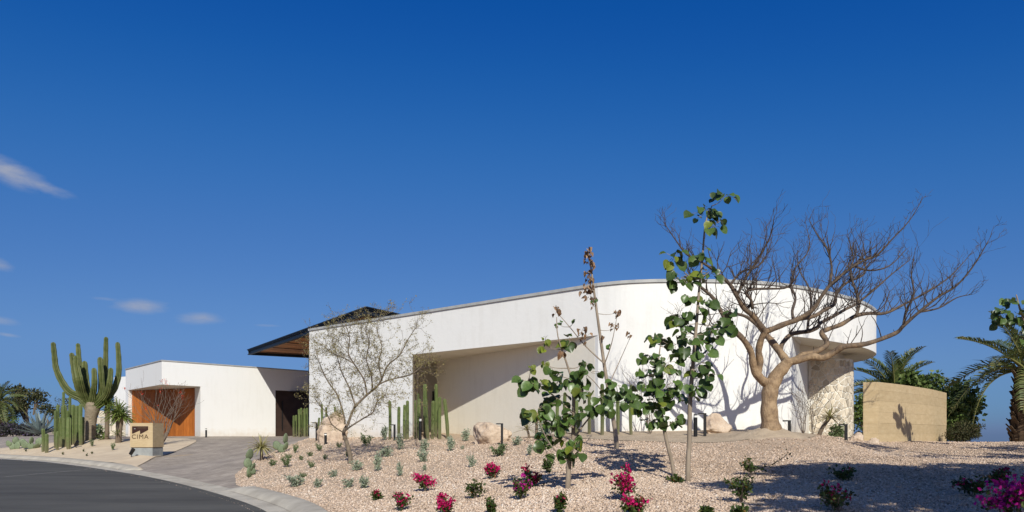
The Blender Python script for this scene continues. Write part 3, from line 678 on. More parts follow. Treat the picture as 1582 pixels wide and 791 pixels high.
# ------------------------------------------------------------------ entrance wing
F0, F1, F2 = (-26.7, 49.2), (-21.3, 43.3), (-14.0, 51.13)
wing = Thing('entrance_wing', (-19, 48, 0), 'lower white angular wing with orange timber door beside the driveway', 'building')
Hd = (-16.2, 48.77); Gp = (-19.7, 45.02)
wo = [F0, F1, F2, (-14, 57), (-27, 57)]
wing.part('upper_wall', *prism(wo, 3.07, 4.50), M['white2'])
wing.part('coping', *prism(offset_loop(wo, .04), 4.502, 4.57), M['coping'])
wing.part('front_wall', *prism([Gp, Hd, (-16.35, 48.95), (-16.6, 51), (-19, 53), (-20.6, 46.25)], -1.0, 3.07), M['white2'])
wing.part('side_wall', *prism([F0, (-26.25, 48.72), (-26.1, 48.95), (-26.0, 53), (-27, 53)], -1.0, 3.07), M['white2'])
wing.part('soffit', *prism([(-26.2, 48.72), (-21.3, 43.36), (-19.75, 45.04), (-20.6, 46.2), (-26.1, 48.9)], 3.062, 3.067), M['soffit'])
dl, dr = Vector((-26.12, 48.93)), Vector((-20.62, 46.26))
gd = wing.part('timber_door', *prism([tuple(dl + Vector((.05, .12))), tuple(dr + Vector((.05, .12))), tuple(dr + Vector((.1, .2))), tuple(dl + Vector((.1, .2)))], -.2, 3.055), M['dark'])
ND = 24
for i in range(ND):
    a, b = dl.lerp(dr, (i + .03) / ND), dl.lerp(dr, (i + .97) / ND); n = Vector((.42, .9)) * .1
    j = Vector((.42, .9)).normalized() * rng.uniform(0, .006)
    wing.part('plank', *prism([tuple(a + j), tuple(b + j), tuple(b + n), tuple(a + n)], -.10, 3.045), M['door_wood'], parent=gd)
# bronze door in the shaded right end
ft = (Vector(F2) - Vector(F1)).normalized(); fn = Vector((ft.y, -ft.x))
d0 = Vector(Hd) - fn * .12; 
bd = wing.part('bronze_door', *prism([tuple(d0 + ft * .02), tuple(d0 + ft * 3.0), tuple(d0 + ft * 3.0 - fn * .15), tuple(d0 + ft * .02 - fn * .15)], -.4, 3.06), M['bronze'])
hh = d0 + ft * .55 + fn * .05
wing.part('door_handle', *box((hh.x, hh.y, 1.35), (.05, .05, 2.0), math.atan2(ft.y, ft.x)), M['black'], parent=bd)
c0 = Vector(Hd) + ft * 2.0 + fn * .6
wing.part('door_canopy', *box((c0.x, c0.y, 3.02), (1.9, 1.1, .07), math.atan2(ft.y, ft.x)), M['steel'])
# ------------------------------------------------------------------ other walls
def slab_wall(name, a, b, th, z0, z1, m, label, cat='wall'):
    a = Vector(a); b = Vector(b); t = (b - a).normalized(); n = Vector((-t.y, t.x)) * th
    return single(name, ((a.x + b.x) / 2, (a.y + b.y) / 2, 0), *prism([tuple(a), tuple(b), tuple(b + n), tuple(a + n)], z0, z1), m, label, cat)
slab_wall('boundary_wall', PY(176, 60), PY(205, 58.5), .3, -.5, 4.85, M['white2'], 'tall white wall just behind the left end of the wing')
sw2 = Thing('stone_garden_wall', (*PY(172, 52.5), 0), 'low beige stone wall behind the giant cactus trunk', 'wall')
for r_ in range(4):
    x = 148 + (r_ % 2) * 4
    while x < 196:
        w_ = rng.uniform(8, 14); a = PY(x, 52.5); b = PY(min(x + w_ - .5, 197), 52.5)
        if b[0] - a[0] > .1: sw2.part('block', *prism([(a[0], 52.5 + rng.uniform(-.03, .03)), (b[0], 52.5 + rng.uniform(-.03, .03)), (b[0], 52.9), (a[0], 52.9)], -.2 + r_ * .5 + .015, -.2 + (r_ + 1) * .5 - .012), M['wallstone'])
        x += w_
# curved rammed earth wall, built up in lifts
rw_pts = [(11.18, 21.75), (12.3, 22.7), (13.45, 23.8), (14.6, 24.95), (15.7, 26.2), (16.75, 27.45)]
rws = [(p.x, p.y) for p in smooth_path([(a, b, 0) for a, b in rw_pts], 5)]
rback = [(a - .42, b + .42 - .2) for a, b in rws]
rback[0] = (10.78, 21.86)
rw = Thing('rammed_earth_wall', (13.2, 23.8, -.3), 'freestanding curved tan rammed earth wall on the gravel crest', 'wall')
lv = [-.55, .03, .36, .70, 1.05, 1.36, 1.62]
for i in range(6):
    d = rng.uniform(-.004, .004)
    pl = [(a - d, b + d) for a, b in rws] + rback[::-1]
    rw.part('earth_course', *prism(pl, lv[i] + .0012, lv[i + 1] - .0012), M['earth'])
rw.part('joint_core', *prism([(a - .02, b + .02) for a, b in rws] + [(a + .02, b - .01) for a, b in rback[::-1]], -.5, 1.60), M['earth'])

# ------------------------------------------------------------------ entrance sign
sy = 31.8; sb = P3(201, 703, sy); s1 = P3(236, 703, sy)
g0 = gz(sb.x + .5, sy)
sg = Thing('entrance_sign', ((sb.x + s1.x) / 2, sy + .4, g0), 'square tan sign block reading CIMA on a concrete plinth by the road', 'sign')
zt = (HOR - 653.5) / FPX * sy; zm = (HOR - 691) / FPX * sy
th = .92
pl = [(sb.x, sy), (s1.x, sy), (s1.x + .26 - .22, sy + th), (sb.x + .0, sy + th)]
ps = [(a + (.02 if a < sb.x + .3 else -.02), b + (.02 if b < sy + .3 else -.02)) for a, b in pl]
sg.part('plinth', *prism(ps, g0 - .5, zm - .03), M['concrete2'])
sg.part('shadow_gap', *prism([(a + (.03 if a < sb.x + .3 else -.03), b + (.03 if b < sy + .3 else -.03)) for a, b in pl], zm - .03, zm), M['letter'])
sblock = sg.part('sign_block', *prism(pl, zm, zt), M['earth'])
def spx(px, py): # zoom pixels of the sign face -> face coordinates
    u = 190 + px * 70 / 738; v = 640 + py * 75 / 791; return (u - CU) / FPX * sy, (HOR - v) / FPX * sy
lg = [spx(*q) for q in ((150, 196), (411, 196), (411, 255), (288, 320), (282, 318), (278, 262), (158, 316), (150, 312))]
V = [(a, sy - .015, b) for a, b in lg] + [(a, sy + .01, b) for a, b in lg]; n = len(lg)
tri = [tuple(t) for t in tessellate_polygon([[Vector((a, b, 0)) for a, b in lg]])]
F = []
for a, b, c in tri:
    s = (lg[b][0] - lg[a][0]) * (lg[c][1] - lg[a][1]) - (lg[c][0] - lg[a][0]) * (lg[b][1] - lg[a][1])
    F.append((a, b, c) if s > 0 else (a, c, b))
F += [(i, n + i, n + (i + 1) % n, (i + 1) % n) for i in range(n)]
lgo = sg.part('logo_plate', V, F, M['rust'])
for k, (a, b, w_) in enumerate([(196, 236, 18)]):
    x, z = spx(a, b); sg.part('logo_star', *box((x, sy - .018, z), (.055, .008, .03)), M['concrete2'], parent=lgo)
for k in range(7):
    x, z = spx(250 + k * 21, 222); sg.part('logo_mark', *box((x, sy - .017, z), (.035, .006, .045)), M['letter'], parent=lgo)
def letters(txt, x0, x1, zbase, ztop):
    cu = bpy.data.curves.new('letters', 'FONT'); cu.body = txt; cu.extrude = .008; cu.size = 1; cu.space_character = 1.15
    tmp = link(bpy.data.objects.new('letters', cu)); bpy.context.view_layer.update()
    me = bpy.data.meshes.new_from_object(tmp.evaluated_get(bpy.context.evaluated_depsgraph_get())); bpy.data.objects.remove(tmp)
    v = np.empty(len(me.vertices) * 3); me.vertices.foreach_get('co', v); v = v.reshape(-1, 3)
    mn, mx_ = v.min(0), v.max(0)
    x = (v[:, 0] - mn[0]) / (mx_[0] - mn[0]) * (x1 - x0) + x0; z = (v[:, 1] - mn[1]) / (mx_[1] - mn[1]) * (ztop - zbase) + zbase
    nv = np.stack([x, sy - .006 - v[:, 2], z], 1) - np.array(sg.b); me.vertices.foreach_set('co', nv.reshape(-1)); me.update()
    me.materials.clear(); me.materials.append(M['letter'])
    o = link(bpy.data.objects.new('lettering', me)); o.parent = sg.o
x0, zb = spx(146, 399); x1, zt_ = spx(416, 329)
letters('CIMA', x0, x1, zb, zt_)

# ------------------------------------------------------------------ boulders
def boulder(name, c, r, seed, label, fl=.0):
    import bmesh
    bm = bmesh.new(); bmesh.ops.create_icosphere(bm, subdivisions=5, radius=1)
    q = random.Random(seed); planes = []
    for _ in range(16):
        n = Vector((q.gauss(0, 1), q.gauss(0, 1), q.gauss(0, 1))).normalized(); planes.append((n, q.uniform(.55, .88)))
    from mathutils import noise
    off = Vector((seed * 3.1, 0, 0))
    for v in bm.verts:
        for n, d in planes:
            s = v.co.dot(n)
            if s > d: v.co -= n * (s - d) * .96
        v.co += v.co.normalized() * (noise.fractal(v.co * 1.7 + off, .9, 2.1, 6) * .13 - abs(noise.noise(v.co * 3.1 + off)) * .10)
        v.co = Vector((v.co.x * r[0], v.co.y * r[1], v.co.z * r[2] + fl * v.co.x))
    me = bpy.data.meshes.new(name); bm.to_mesh(me); bm.free(); me.materials.append(M['boulder'])
    me.polygons.foreach_set('use_smooth', np.ones(len(me.polygons), dtype=bool))
    o = link(bpy.data.objects.new(name, me)); o.location = c; tag(o, label, 'boulder', 'boulders along the white wall'); return o
def bo(u, v0, v1, wpx, Y, seed, label, fl=0, dep=.8):
    h = (v1 - v0) / FPX * Y; x = wpx / FPX * Y / 2; zb_ = (HOR - v1) / FPX * Y
    X = (u - CU) / FPX * Y; zt_ = (HOR - v0) / FPX * Y; zg = gz(X, Y) - .05; hz = (zt_ - zg) / 1.25
    boulder('boulder', (X, Y, zg + hz * .35), (x * 1.05, x * dep, hz * .98), seed, label, fl)
bo(516, 637, 679, 54, 30.2, 3, 'largest pinkish boulder behind the slender twiggy tree by the wall corner')
bo(757, 646, 678, 66, 24.6, 8, 'low sloping tan boulder in front of the shaded recess', -.10, .6)
bo(1107, 641, 667, 56, 21.0, 12, 'rounded tan boulder in tree shadow left of the bare tree')
bo(1322, 667, 679, 22, 21.3, 21, 'small pale boulder at the left foot of the rammed earth wall')
bo(1350, 674, 683, 20, 20.8, 27, 'smallest flat stone in front of the rammed earth wall corner')

# ------------------------------------------------------------------ path lights
def path_light(u, v0, v1, Y, label, side=-1, Yg=None):
    h = (v1 - v0) / FPX * Y; b = P3(u, v1, Y); zg = gz(b.x, b.y)
    t = Thing('path_light', (b.x, b.y, zg), label, 'garden light', 'bent black path lights')
    lean = rng.uniform(-.02, .02)
    t.part('post', *box((b.x, b.y, (b.z + h + zg) / 2 - .04), (.075, .05, b.z + h - zg + .0)), M['black'])
    t.part('head', *box((b.x + side * (.0375 + .075), b.y, b.z + h - .057), (.15, .05, .035)), M['black'])
    t.part('lamp', *box((b.x + side * .12, b.y, b.z + h - .079), (.10, .035, .008)), M['lens'])
path_light(489, 651, 678, 31.2, 'bent black path light at the left corner of the main building')
path_light(609.5, 654, 678, 27.6, 'bent black path light between the two leftmost cacti of the recess row')
path_light(775.5, 652, 679, 23.0, 'bent black path light in front of the sloping boulder')
path_light(1089, 636, 667, 20.3, 'bent black path light in front of the rounded boulder')
path_light(1219.5, 647, 666, 20.4, 'bent black path light right of the bare tree trunk')
path_light(1307, 653, 679, 20.6, 'bent black path light by the stone wall and rammed earth wall')
def bollard(u, v0, v1, Y, label, w_=.055):
    h = (v1 - v0) / FPX * Y; b = P3(u, v1, Y); zg = gz(b.x, b.y) - .02; r = w_
    t = Thing('bollard_light', (b.x, b.y, zg), label, 'garden light', 'round black bollard lights')
    t.part('post', *tube([(b.x, b.y, zg), (b.x, b.y, b.z + h * .82)], r, 12), M['black'])
    t.part('lens', *tube([(b.x, b.y, b.z + h * .82), (b.x, b.y, b.z + h * .94)], r * .85, 12), M['lens'])
    t.part('cap', *tube([(b.x, b.y, b.z + h * .94), (b.x, b.y, b.z + h)], r, 12), M['black'])
bollard(503, 669, 687, 28.6, 'round black bollard light in front of the largest boulder')
bollard(649.5, 645, 677, 27.2, 'round bollard light with white lens among the recess cacti')
bollard(1074.5, 640, 667, 20.4, 'round bollard light with white lens left of the bent light by the rounded boulder')
bollard(318.5, 662, 675, 44.0, 'small bollard light against the white wing wall')
def spot(u, v, label):
    b = ground(u, v); t = Thing('spotlight', b, label, 'spotlight', 'black ground spotlights')
    t.part('stake', *tube([b, b + Vector((0, 0, .16))], .018, 8), M['black'])
    t.part('lamp_body', *tube([b + Vector((-.07, .06, .13)), b + Vector((.10, -.02, .34))], [.075, .085], 12), M['black'])
spot(117.5, 692, 'small black spotlight in the sand aimed at the giant cactus')
spot(203, 706, 'small black spotlight in front of the sign plinth')

# ------------------------------------------------------------------ cacti
def column(u0, vt, vb, wpx, Y, label, u1=None, group='', name='column_cactus', mat_='cactus_side', buried=.25):
    p0 = P3(u0 if u1 is None else u1, vb, Y); p1 = P3(u0, vt, Y); zg = gz(p0.x, p0.y)
    p0.z = zg - .02; r = wpx / FPX * Y / 2; h = p1.z - p0.z
    path = []; rad = []; bx, by = rng.uniform(-.02, .02), rng.uniform(-.06, .06)
    for k in range(13):
        f = k / 12; q = p0.lerp(p1 - Vector((0, 0, r)), f) + Vector((bx, by, 0)) * math.sin(f * math.pi)
        path.append(q); rad.append(r * (.90 + .10 * min(1, f * 4) + .03 * math.sin(f * 17 + u0)))
    for a in (25, 50, 70, 84): path.append(p1 - Vector((0, 0, r)) + Vector((0, 0, r * math.sin(R(a))))); rad.append(r * math.cos(R(a)))
    V, F = tube(path, rad, 14, ribs=1)
    single(name, tuple(p0), V, F, M[mat_], label, 'cactus', group)
ORD = ['leftmost', 'second', 'third', 'fourth', 'fifth', 'sixth', 'seventh', 'eighth', 'ninth', 'tenth', 'eleventh', 'twelfth', 'thirteenth', 'fourteenth']
def rowlabel(i, n, what, where):
    if i == 0: return f'{what}, leftmost {where}'
    if i == n - 1: return f'{what}, rightmost {where}'
    return f'{what}, {ORD[i]} from left {where}'
def hname(vt, lst):
    s = sorted(lst); k = s.index(vt) / max(1, len(s) - 1)
    return 'tall green column cactus' if k < .3 else ('short green column cactus' if k > .75 else 'green column cactus')
row_c = [(602, 619, 4.6, None, 27.9), (616.3, 628, 5, None, 27.9), (625, 625, 4.5, None, 27.9), (629.5, 618.7, 5, None, 27.7), (642, 618, 5.4, None, 27.9), (645.5, 607.7, 4.5, None, 28.6), (648, 616, 5.2, None, 27.6), (656.6, 593, 6.2, 657.5, 28.2), (657.8, 616, 5.6, 661.5, 27.3), (669.2, 619, 5.6, 668, 27.6), (673.7, 593, 5, None, 28.2), (679.3, 613, 5.6, None, 27.5), (686.8, 616, 5.8, 692, 27.6)]
for i, (u, vt, w_, u1, Y) in enumerate(row_c):
    column(u, vt, 677, w_, Y, rowlabel(i, len(row_c), hname(vt, [q[1] for q in row_c]), 'of the row before the recess'), u1, 'column cacti before the recess')
row_d = [(453.8, 641.7, 3.4), (457.5, 641, 3.4), (462, 632, 3.6), (465.3, 630, 3.6), (470.5, 631, 3.8), (474.3, 630, 3.4)]
for i, (u, vt, w_) in enumerate(row_d):
    column(u, vt, 674, w_, 43.5 + .5 * (i % 2), rowlabel(i, 6, 'slim green column cactus', 'of six before the bronze door'), None, 'column cacti before the bronze door')
for i, (u, vt, w_) in enumerate([(493, 645, 3.2), (497.2, 624, 3.6), (504, 629, 3.4), (517.5, 628, 3.2)]):
    column(u, vt, 676, w_, 31.4, rowlabel(i, 4, 'thin yellowish column cactus', 'of four rising behind the largest boulder'), None, 'thin cacti behind the largest boulder')
row_r = [(861.5, 615, 5.4, 671, 23.5), (872.7, 606, 5.6, 671, 23.5), (889.5, 600, 8.2, 670, 22.7), (910.3, 605, 5.6, 669, 22.5), (930.2, 592.7, 6.2, 668, 22.0), (954, 606, 6, 667, 21.8), (975, 594, 5.4, 667, 21.6)]
for i, (u, vt, w_, vb, Y) in enumerate(row_r):
    column(u, vt, vb, w_, Y, rowlabel(i, 7, 'green column cactus', 'of the row against the wall behind the saplings'), None, 'column cacti behind the saplings')
row_l = [(66.7, 661.8, 698.6, 5.2, 'short green column cactus, left of the low pair left of the sign'), (72.2, 669.8, 700, 5.6, 'shortest green column cactus, right of the low pair left of the sign')]
for u, vt, vb, w_, lab in row_l:
    p = ground(u, vb); column(u, vt, vb, w_, p.y, lab, None, 'column cacti left of the sign')
row_k = [(86.4, 633.7, 692.6, 5.4), (89.6, 625, 689, 5), (89.2, 666, 695.5, 4.4), (93.2, 644.5, 691, 5.2), (98.3, 605, 687, 3.8), (98.8, 625, 691, 8.0), (104.5, 634, 690, 5.2), (106.6, 644.5, 694, 7.0), (108.2, 612, 686, 4.2), (113.4, 625, 687, 6.6), (119.6, 626.5, 687, 6.0), (124.6, 624, 688, 5.8), (128.4, 644, 686.5, 4.2)]
for i, (u, vt, vb, w_) in enumerate(row_k):
    p = ground(u, vb); column(u, vt, vb, w_, p.y, rowlabel(i, len(row_k), hname(vt, [q[1] for q in row_k]), 'in the dense clump beside the giant cactus'), None, 'clump of column cacti beside the giant cactus')

gc = ground(138.5, 679); GY = gc.y
def zp(a, b, dy=0): return P3(60 + a / 4.1625, 510 + b / 4.1625, GY + dy)
gcac = Thing('giant_cactus', gc, 'giant many-armed candelabra cactus with a corky trunk', 'cactus')
S_ = GY / FPX / 4.1625
gcac.part('trunk', *tube(smooth_path([Vector((zp(325, 700).x, GY, gc.z - .1)), zp(328, 640), zp(335, 560), zp(345, 505), zp(340, 465)], 3), lerp_list([38 * S_, 34 * S_, 36 * S_, 44 * S_, 36 * S_], 13), 20, ribs=0), M['cork'], True)
arms = [([(330, 500), (280, 440), (200, 400), (150, 335), (112, 250), (101, 170), (93, 92)], [36, 36, 27, 24, 21, 19, 17], -.3),
        ([(320, 480), (270, 400), (243, 330), (228, 250), (212, 160)], [32, 27, 24, 22, 17], -.5),
        ([(310, 470), (280, 400), (262, 320), (245, 240), (240, 180)], [32, 28, 25, 23, 20], -.9),
        ([(310, 470), (275, 380), (264, 280), (257, 180), (252, 97)], [30, 24, 20, 18, 15], .5),
        ([(330, 480), (310, 390), (300, 310), (294, 214)], [32, 26, 24, 19], .1),
        ([(335, 490), (348, 420), (358, 340), (355, 257)], [30, 22, 20, 17], -.6),
        ([(350, 490), (400, 410), (402, 300), (394, 188)], [32, 25, 21, 18], -.2),
        ([(360, 480), (420, 400), (428, 280), (430, 170), (432, 56)], [30, 23, 19, 17, 15], .5),
        ([(360, 490), (430, 420), (455, 340), (463, 256)], [28, 22, 20, 16], -.6),
        ([(350, 500), (420, 450), (480, 385), (512, 290), (514, 190), (507, 90)], [32, 28, 23, 20, 18, 16], .1)]
for pth, rd, dy in arms:
    n = len(pth); pp = [zp(a, b, dy * min(1, k / 2)) for k, (a, b) in enumerate(pth)]
    sp_ = smooth_path(pp, 5); rr = lerp_list([q * S_ * (.86 if k_ > 0 else .9) for k_, q in enumerate(rd)], len(sp_)); rr = [r_ * (1 + .05 * math.sin(k * 1.9)) for k, r_ in enumerate(rr)]
    tip = sp_[-1]; dirn = (sp_[-1] - sp_[-2]).normalized(); r_ = rr[-1]
    for a in (30, 55, 78): sp_.append(tip + dirn * r_ * math.sin(R(a))); rr.append(r_ * math.cos(R(a)))
    gcac.part('arm', *tube(sp_, rr, 24, ribs=1), M['cactus'])

def pad_mesh(seed):
    q = random.Random(seed); V = []; F = []; n = 16
    for zz, s in ((-.07, .80), (-.10, .5)): pass
    rings = [(0, 1.0, 0), (.06, .93, 1), (.10, .6, 1), (.06, .93, -1), (.10, .6, -1)]
    out = [(math.sin(2 * math.pi * j / n) * (.42 + .06 * math.cos(2 * math.pi * j / n)), .5 - .5 * math.cos(2 * math.pi * j / n)) for j in range(n)]
    def ring(s, y): return [((a) * s, y, .5 + (b - .5) * s) for a, b in out]
    V = ring(1, 0) + ring(.9, .05) + ring(.55, .085) + ring(.9, -.05) + ring(.55, -.085)
    def q_(a, b): return [(a * n + j, a * n + (j + 1) % n, b * n + (j + 1) % n, b * n + j) for j in range(n)]
    F = q_(0, 1) + q_(1, 2) + [tuple(range(2 * n, 3 * n))] + [f[::-1] for f in q_(0, 3) + q_(3, 4)] + [tuple(range(5 * n - 1, 4 * n - 1, -1))]
    return make_mesh('pad', V, F, M['opuntia'], True)
PADM = pad_mesh(1)
def opuntia(u, v, pads, label):
    b = ground(u, v); t = Thing('prickly_pear', b, label, 'cactus', 'prickly pear cacti'); s = b.y / FPX
    for (du, dv, h, ang, yaw) in pads:
        pos = b + Vector((du * s, rng.uniform(-.06, .06), dv * s - .02)); sc_ = h * s
        m = Matrix.Translation(pos) @ Matrix.Rotation(R(ang), 4, 'Y') @ Matrix.Rotation(R(yaw), 4, 'Z') @ Matrix.Diagonal((sc_, sc_, sc_, 1))
        t.inst('pad', PADM, m)
opuntia(24, 694, [(-3, 0, 12, -20, 20), (2, 0, 13, 15, -10), (0, 9, 11, 0, 30), (-8, 5, 10, -25, 0), (5, 6, 11, 30, 40)], 'pale prickly pear at the far left edge of the sand')
opuntia(47, 694, [(0, 0, 12, 0, 10), (-5, 3, 14, -40, 0), (1, 9, 11, 8, 80), (6, 2, 12, 45, 60), (9, 8, 13, 40, 0), (-10, 9, 9, -30, 20)], 'prickly pear with spread pads left of the low cactus pair')
opuntia(385, 735, [(0, 0, 16, 0, 70), (-1, 13, 16, -8, 40), (-2, 26, 17, 12, 60), (3, 8, 14, 20, 80), (4, 3, 10, 15, 20)], 'upright prickly pear at the right edge of the driveway')
opuntia(435, 699, [(0, 0, 14, 0, 0), (-4, 5, 15, -25, 10), (4, 4, 14, 20, 70), (5, 14, 17, 4, 80)], 'prickly pear right of the spiky yucca by the driveway')

# ------------------------------------------------------------------ rosette plants
def rosette(c, n, L, wd, droop=.5, up=.35, q=None, axis=Vector((0, 0, 1))):
    q = q or rng; V = []; F = []
    for i in range(n):
        az_ = i * 2.39996 + q.uniform(-.3, .3); f = (i + .5) / n; elv = math.acos(max(-1, min(1, 1 - f * (1.35 - up))))
        d = Vector((math.cos(az_) * math.sin(elv), math.sin(az_) * math.sin(elv), math.cos(elv)))
        if axis.z < .999: d = axis.rotation_difference(Vector((0, 0, 1))).inverted() @ d
        l = L * q.uniform(.75, 1.1); side = d.cross(Vector((0, 0, 1))); side = side.normalized() if side.length > .05 else Vector((1, 0, 0)); k0 = len(V)
        for s, wv in ((0, .5), (.35, 1), (.7, .75), (1, .06)):
            p = Vector(c) + d * (l * s) - Vector((0, 0, droop * l * s * s * math.sin(elv) * .6)); nn = side.cross(d) * (wd * .25)
            V += [tuple(p - side * wd * wv / 2), tuple(p - nn), tuple(p + side * wd * wv / 2)]
        for s in range(3):
            a = k0 + s * 3; F += [(a, a + 1, a + 4, a + 3), (a + 1, a + 2, a + 5, a + 4)]
    return V, F
def yucca(u, v, heads, label, m='yucca', stem=True, base=None, rad=.05, cat='yucca', name='yucca'):
    """heads: (du, dv, n, Lpx, widthpx, droop, up)"""
    b = base or ground(u, v); s = b.y / FPX; t = Thing(name, b, label, cat)
    for (du, dv, n, L, wd, dr_, up) in heads:
        c = b + Vector((du * s, rng.uniform(-.1, .1) if dv > 5 else 0, dv * s))
        if dv > 3:
            mid = b.lerp(c, .5) + Vector((-du * s * .12, 0, 0)); t.part('trunk', *tube(smooth_path([b - Vector((0, 0, .05)), mid, c], 4), lerp_list([rad * 1.25, rad, rad * .9], 9), 9), M['bark'], True)
        t.part('leaf_rosette', *rosette(c, n, L * s, wd * s, dr_, up), M[m])
yucca(165, 679, [(0, 55, 70, 23, 2.6, .5, 0.1), (-4, 0, 16, 16, 2.2, .5, .5), (4, 48, 26, 18, 2, .5, .0)], 'slender yucca tree right behind the giant cactus trunk', rad=.10)
yucca(183, 684, [(-1, 47, 80, 26, 2.6, .6, -.1), (6, 40, 56, 23, 2.6, .6, -.1), (0, 12, 22, 15, 2, .4, .4)], 'bushy headed yucca between the giant cactus and the sign', rad=.13)
yucca(404.5, 711, [(0, 20, 46, 26, 2.5, .75, .05)], 'spiky young yucca at the right edge of the driveway', 'yucca_pale', rad=.055)
yucca(829, 677, [(0, 30, 30, 22, 2.0, .4, .15)], 'tallest of three thin yuccas right of the sloping boulder', 'yucca_pale', rad=.05)
yucca(818, 677, [(-4, 14, 20, 20, 1.8, .4, .15)], 'leaning thin yucca nearest the sloping boulder', 'yucca_pale', rad=.04)
yucca(837, 677, [(3, 24, 24, 18, 1.8, .4, .15)], 'rightmost of three thin yuccas behind the small leafy sapling', 'yucca_pale', rad=.05)
by = P3(1266, 679, 22.5); by.z = gz(by.x, by.y)
t = Thing('leaning_yucca', by, 'small leaning yucca in front of the stone wall', 'yucca')
top = P3(1282, 645, 22.6); t.part('trunk', *tube(smooth_path([by, P3(1270, 662, 22.5), top], 5), lerp_list([.07, .06, .055], 11), 9), M['bark'], True)
t.part('leaf_rosette', *rosette(top, 44, .5, .04, .5, .1), M['yucca_pale'])
for du, dv, Lp_, lab in ((90, 700, 8, 'x'),): pass
ag = ground(62, 672.5); ag = P3(62, 673, 57.0); ag.z = gz(ag.x, ag.y)
t = Thing('blue_agave', ag, 'large blue-grey agave with broad leaves at the far left', 'agave')
V_, F_ = rosette((0, 0, 0), 1, 1, 1)
for i in range(26):
    az_ = i * 2.39996; f = (i + .5) / 26; e = .25 + 1.15 * f; L = 1.9 * rng.uniform(.85, 1.1)
    d = Vector((math.cos(az_) * math.sin(e), math.sin(az_) * math.sin(e), math.cos(e))); sd2 = d.cross(Vector((0, 0, 1))).normalized(); nn = sd2.cross(d); V = []; F = []
    for s, wv in ((0, .7), (.3, 1), (.6, .8), (.85, .4), (1, .03)):
        p = ag + Vector((0, 0, .15)) + d * (L * s) + Vector((0, 0, .10 * s * s)); w2 = .17 * wv
        V += [tuple(p - sd2 * w2 + nn * w2 * .3), tuple(p - nn * w2 * .3), tuple(p + sd2 * w2 + nn * w2 * .3)]
    for s in range(4): a = s * 3; F += [(a, a + 1, a + 4, a + 3), (a + 1, a + 2, a + 5, a + 4)]
    t.part('leaf', V, F, M['agave'])

# ------------------------------------------------------------------ branching plants
def grow(out, p, d, L, r, depth, q, spread=.6, upb=.12, kids=(2, 3), seg=4, wob=.16, ratio=.68, rmin=.003):
    pts = [Vector(p)]; dd = Vector(d).normalized(); rs = [r]
    for i in range(seg):
        dd = (dd + Vector((q.gauss(0, wob), q.gauss(0, wob), q.gauss(0, wob) + upb))).normalized(); pts.append(pts[-1] + dd * (L / seg)); rs.append(max(rmin, r * (1 - .45 * (i + 1) / seg)))
    out.append((pts, rs, depth))
    if depth <= 0: return
    for k in range(q.randint(*kids)):
        i = q.randint(max(1, seg - 3), seg) if k else seg
        ax = Vector((q.gauss(0, 1), q.gauss(0, 1), q.gauss(0, 1))).cross(dd).normalized(); nd = Quaternion(ax, q.uniform(.35, 1.0) * spread * 1.5) @ (pts[i] - pts[i - 1]).normalized()
        grow(out, pts[i], nd, L * ratio * q.uniform(.75, 1.15), max(rmin, rs[i] * .78), depth - 1, q, spread, upb, kids, seg, wob, ratio, rmin)
def tubes(segs, n=5): return cat_([tube(p, r, n, cap=False) for p, r, _ in segs])

